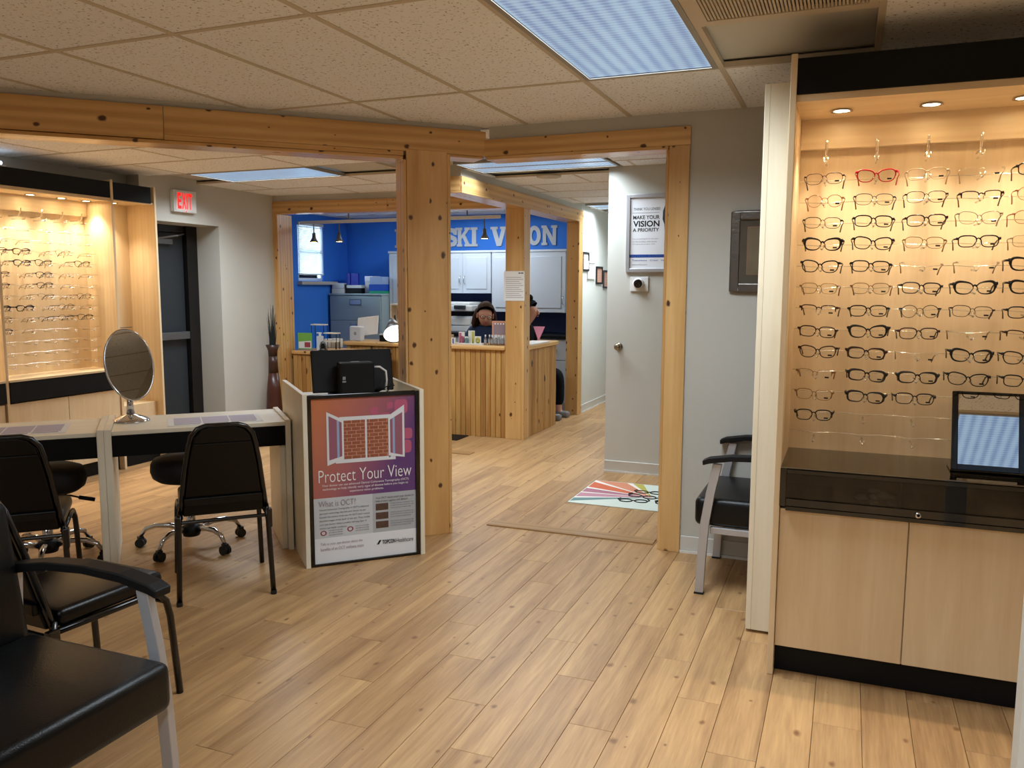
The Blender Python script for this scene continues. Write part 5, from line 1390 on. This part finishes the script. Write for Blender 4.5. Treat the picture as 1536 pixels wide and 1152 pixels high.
def wall_letter(ch, x, wd, z, hgt):
    g = G()
    if ch == 'O':
        n = 36; o_ = [(.5 + .5 * math.cos(2 * PI * i / n), .5 + .5 * math.sin(2 * PI * i / n)) for i in range(n)]; i_ = [(.5 + .21 * math.cos(2 * PI * i / n), .5 + .28 * math.sin(2 * PI * i / n)) for i in range(n)]
        for i in range(n):
            j = (i + 1) % n; g.prism([(o_[i][0] * wd, o_[i][1] * hgt), (o_[j][0] * wd, o_[j][1] * hgt), (i_[j][0] * wd, i_[j][1] * hgt), (i_[i][0] * wd, i_[i][1] * hgt)], 0, .015)
    elif ch == 'S':
        pts = [(.83, .70), (.78, .84), (.50, .88), (.22, .82), (.16, .68), (.30, .57), (.55, .50), (.78, .42), (.85, .28), (.74, .14), (.48, .11), (.22, .15), (.15, .30)]
        for i in range(len(pts) - 1):
            a = Vector((pts[i][0] * wd, pts[i][1] * hgt)); b_ = Vector((pts[i + 1][0] * wd, pts[i + 1][1] * hgt)); d = (b_ - a).normalized(); nn = Vector((-d.y, d.x)) * hgt * .115; a = a - d * hgt * .03; b_ = b_ + d * hgt * .03
            g.prism([tuple(a - nn), tuple(b_ - nn), tuple(b_ + nn), tuple(a + nn)], 0, .015 + .0001 * i)
        g.prism([(.78 * wd, .62 * hgt), (.97 * wd, .62 * hgt), (.97 * wd, 1 * hgt), (.84 * wd, 1 * hgt)], 0, .016); g.prism([(.03 * wd, .0), (.16 * wd, 0), (.22 * wd, .38 * hgt), (.03 * wd, .38 * hgt)], 0, .016)
    else:
        for p in LET[ch]: g.prism([(u * wd, v * hgt) for u, v in p], 0, .015)
    g.xf(MY)
    return g, x, z
XL = [('I', -5.73, .22), ('S', -4.99, .20), ('K', -4.80, .20), ('I', -4.605, .225), ('V', -4.32, .24), ('I', -4.06, .22), ('S', -3.95, .13), ('O', -3.80, .17), ('N', -3.62, .22)]
NM = ['pale serif letter peeking out left of the tall post', 'pale letter S in the first word on the blue wall', 'pale letter K on the blue wall', 'pale letter I after the K on the blue wall', 'pale letter V on the blue wall behind a track lamp', 'pale letter I half hidden by the pine column', 'pale letter S hidden behind the pine column', 'pale letter O right of the pine column', 'pale letter N at the right end of the blue wall']
for (ch, x, wd), lab in zip(XL, NM):
    g, x, z = wall_letter(ch, x, wd, 2.0, .245)
    o = g.build('wall_letter', 'letter_grey', None, loc=(x, 9.949, 2.0)); tag(o, lab, 'letter', 'pale slab-serif letters on the blue wall')

# ------------------------------------------------------------------ window with blind
wn = struct('window_1', (-6.5, 8.83, 1.55), 0, 'window with a lowered white blind on the blue wall')
WWD, WHT = .54, .74
G().box(-.08, -.02, 0, .035, 0, WHT).box(-.08, -.02, WWD - .035, WWD, 0, WHT).box(-.08, -.02, .035, WWD - .035, 0, .035).box(-.08, -.02, .035, WWD - .035, WHT - .035, WHT).box(-.075, -.025, .035, WWD - .035, .36, .39).build('window_frame', 'white_lam', wn)
G().box(-.055, -.05, .035, WWD - .035, .035, WHT - .035).build('pane', 'window_glass', wn)
G().box(-.02, .07, -.02, WWD + .24, -.05, -.008).build('window_sill', 'wall_paint', wn, bevel=.003)
G().box(-.012, .022, 0.0, WWD, WHT - .04, WHT - .002).build('blind_headrail', 'white_plastic', wn)
sm = G().box(-.010, .014, 0.006, WWD - .006, -.0009, .0009).xf(Matrix.Rotation(R(38), 4, 'Y')).mesh('slat')
for i in range(34): place('slat', sm, 'white_plastic', wn, (0.006, 0, WHT - .055 - i * .0178))
G().box(-.006, .014, .004, WWD - .004, .075, .092).build('bottom_rail', 'white_plastic', wn)
ld = bpy.data.lights.new('daylight', 'AREA'); ld.shape = 'RECTANGLE'; ld.size = .74; ld.size_y = .54; ld.energy = 32; ld.color = (0.62, 0.82, 1.0)
lo = bpy.data.objects.new('daylight', ld); COL.objects.link(lo); lo.location = (-6.72, 9.10, 1.92); lo.rotation_euler = (0, R(-90), 0)

# ------------------------------------------------------------------ track lights
tr = thing('track_light', 'silver track rail with small cone lamps inside the reception', 'track light', (-6.0, 8.08, 2.205))
G().box(0.10, 2.60, -.012, .012, -.018, .018).build('rail', 'white_plastic', tr, bevel=.003, seg=1)
for x in (.75, 1.52, 2.22): G().tube([(x, 0, .0), (x, 0, .198)], .008, 8).build('stem', 'grey_metal', tr)
G().tube([(1.60, 0, .0), (1.62, 0, .12), (1.72, 0, .165), (1.95, 0, .175)], .007, 8).build('feed_cable', 'grey_metal', tr)
G().box(1.90, 2.02, -.03, .03, .165, .198).build('feed_box', 'grey_metal', tr, bevel=.004)
for x, y_ in ((.28, -.3), (.62, 0.0), (1.83, 0.15), (2.42, .1)):
    G().tube([(x, 0, -.01), (x, 0, -.13)], .007, 8).build('lamp_stem', 'grey_metal', tr)
    s_ = G().lathe([(.018, -.12), (.022, -.175), (.050, -.225), (.047, -.225), (.018, -.175)], 18).build('lamp_shade', 'grey_metal', tr, smooth=True, loc=(x, 0, 0))
    G().lathe([(.0, -.222), (.046, -.222)], 18).build('lamp_glow', 'track_glow', s_)
    l_ = bpy.data.lights.new('track_lamp', 'SPOT'); l_.energy = 5; l_.color = (1, .85, .62); l_.spot_size = R(110); l_.spot_blend = .6; l_.shadow_soft_size = .03
    lo = bpy.data.objects.new('track_lamp', l_); COL.objects.link(lo); lo.parent = tr; lo.location = (x, 0, -.23)
# reception's own ceiling fitting (its daylight-coloured light falls on cabinets and letters)
troffer((-4.9, -3.7, 8.75, 9.30), 'fluorescent ceiling light above the reception desk hidden by the header', 'x', 24, R(178))

# ------------------------------------------------------------------ things at the side counter and desk
LT = 0.7955
sg = thing('leaflet_holder', 'green and white leaflet display on the low side counter', 'sign', (-5.60 + .1, 7.42, LT), R(6))
G().box(0, .17, 0, .03, 0, .012).build('base', 'acrylic', sg); p_ = G().box(0.0, .17, .012, .018, .012, .185).build('card', 'leaf_green', sg)
G().poly([(.01, .0115, .02), (.16, .0115, .02), (.16, .0115, .10), (.01, .0115, .09)]).build('print', 'poster_frame_white', p_); G().poly([(.08, .0113, .03), (.15, .0113, .03), (.15, .0113, .085), (.08, .0113, .085)]).build('print', 'poster_red', p_)
simple('pump_bottle', 'white pump bottle behind the green leaflet', 'bottle', (-5.31, 7.50, LT), [('body', 'cool_white_plastic', (0, .06, 0, .05, 0, .15)), ('neck', 'white_plastic', (.02, .04, .015, .035, .15, .175)), ('spout', 'white_plastic', (-.01, .05, .015, .035, .176, .188))])
mr = thing('wire_shelf', 'two-step black wire shelf with wooden ledges on the side counter', 'shelf', (-5.48, 7.64, LT))
for (x0, x1, z) in ((0.0, .17, .27), (.16, .33, .18), (.10, .32, .09)):
    G().box(x0, x1, 0, .08, z - .012, z).build('shelf_board', 'maple_white_x', mr)
    for x in (x0 + .005, x1 - .005):
        for y in (.005, .075): G().tube([(x, y, 0), (x, y, z - .012)], .004, 6).build('post', 'black_metal', mr)
ck = thing('desk_clock', 'small grey arched device on the side counter', 'device', (-5.17, 7.42, LT), R(10))
G().tube([(-.03, 0, 0.01), (-.034, 0, .05), (-.02, 0, .088), (0, 0, .098), (.02, 0, .088), (.034, 0, .05), (.03, 0, 0.01)], .010, 8).build('arch', 'grey_metal', ck, smooth=True)
G().box(-.025, .025, -.006, .01, .02, .08).build('face', 'black_matte', ck, bevel=.004); G().box(-.04, .04, -.03, .03, 0, .012).build('base', 'black_matte', ck, bevel=.003)
# display white pos terminal
DT = 0.8625
ps = thing('payment_terminal', 'white tablet register seen from behind on the raised desk', 'terminal', (-5.14, 8.16, DT), R(-8))
MP = Matrix.Translation((0, .05, .03)) @ Matrix.Rotation(R(-16), 4, 'X') @ Matrix.Rotation(R(-7), 4, 'Y')
G().box(-.14, .16, 0, .012, .03, .25).xf(MP).build('tablet', 'white_plastic', ps, bevel=.008)
G().box(-.115, .05, -.10, -.03, 0, .165).build('stand', 'cool_white_plastic', ps, bevel=.01)
G().lathe([(.02, 0), (.018, .001)], 20).build('logo', 'print_grey', ps, loc=(-.03, -.1005, .085), rot=(R(90), 0, 0))
G().box(-.07, .12, -.08, .08, 0, .012).build('base', 'cool_white_plastic', ps, bevel=.003) if False else None
simple('white_carton', 'two small white cartons left of the tablet register', 'box', (-5.46, 7.86, 0.7956), [('carton', 'paper', (0, .085, 0, .06, 0, .095)), ('carton', 'paper', (.09, .20, 0.01, .07, 0, .10))])
simple('black_monitor_base', 'low dark card reader beside the tablet register', 'device', (-4.90, 8.12, DT), [('body', 'black_matte', (0, .14, 0, .12, 0, .07)), ('top', 'cool_white_plastic', (.0, .14, 0, .12, .071, .085))])
cr_ = thing('card_rack', 'pale wooden card rack behind the raised desk', 'rack', (-4.98, 8.60, 0.0))
G().box(0, .32, 0, .02, 0.0, 1.26).build('back', 'maple_white_z', cr_); G().box(0, .02, -.10, -.001, 0.0, 1.26).build('side', 'maple_white_z', cr_); G().box(.30, .32, -.10, -.001, 0, 1.26).build('side', 'maple_white_z', cr_)
G().box(.0, .32, -.10, .02, 1.261, 1.28).build('top', 'white_plastic', cr_)
for i in range(3): G().box(.04, .28, -.012, -.001, 1.10 - i * .15, 1.22 - i * .15).build('card', ['poster_mortar', 'paper', 'poster_mortar'][i], cr_)
# desk lamp: tilted grey cone
dl = thing('desk_lamp', 'grey cone desk lamp with a bright white opening beside the post', 'lamp', (-4.66, 7.96, DT))
CM = Matrix.Translation((0.04, 0, .165)) @ Matrix.Rotation(R(-42), 4, 'X') @ Matrix.Rotation(R(-30), 4, 'Y')
G().lathe([(.13, -.09), (.02, .14), (.015, .15), (0, .15)], 24).xf(CM).build('shade', 'grey_metal', dl, smooth=True)
G().lathe([(.0, -.0925), (.125, -.0925)], 24).xf(CM).build('diffuser', 'lamp_glow', dl)
G().tube([(0, .10, 0), (0, .12, .2), (0.02, .06, .30)], .008, 8).build('arm', 'black_metal', dl, smooth=True); G().lathe([(0, 0), (.07, 0), (.07, .012), (0, .016)], 20).build('base', 'black_matte', dl, loc=(0, .10, 0))
sb = thing('sloped_board', 'pale leaning display board beside the tall cabinet', 'board', (-4.95, 8.95, 1.22))
G().prism([(0, 0), (.40, 0), (.40, .42), (.26, .42)], 0, .02, MY).build('board', 'cool_white_plastic', sb)
G().box(-.0, .42, 0, .2, -1.22, -.001).build('stand', 'cool_white_plastic', sb)
print('objects', len(bpy.data.objects))
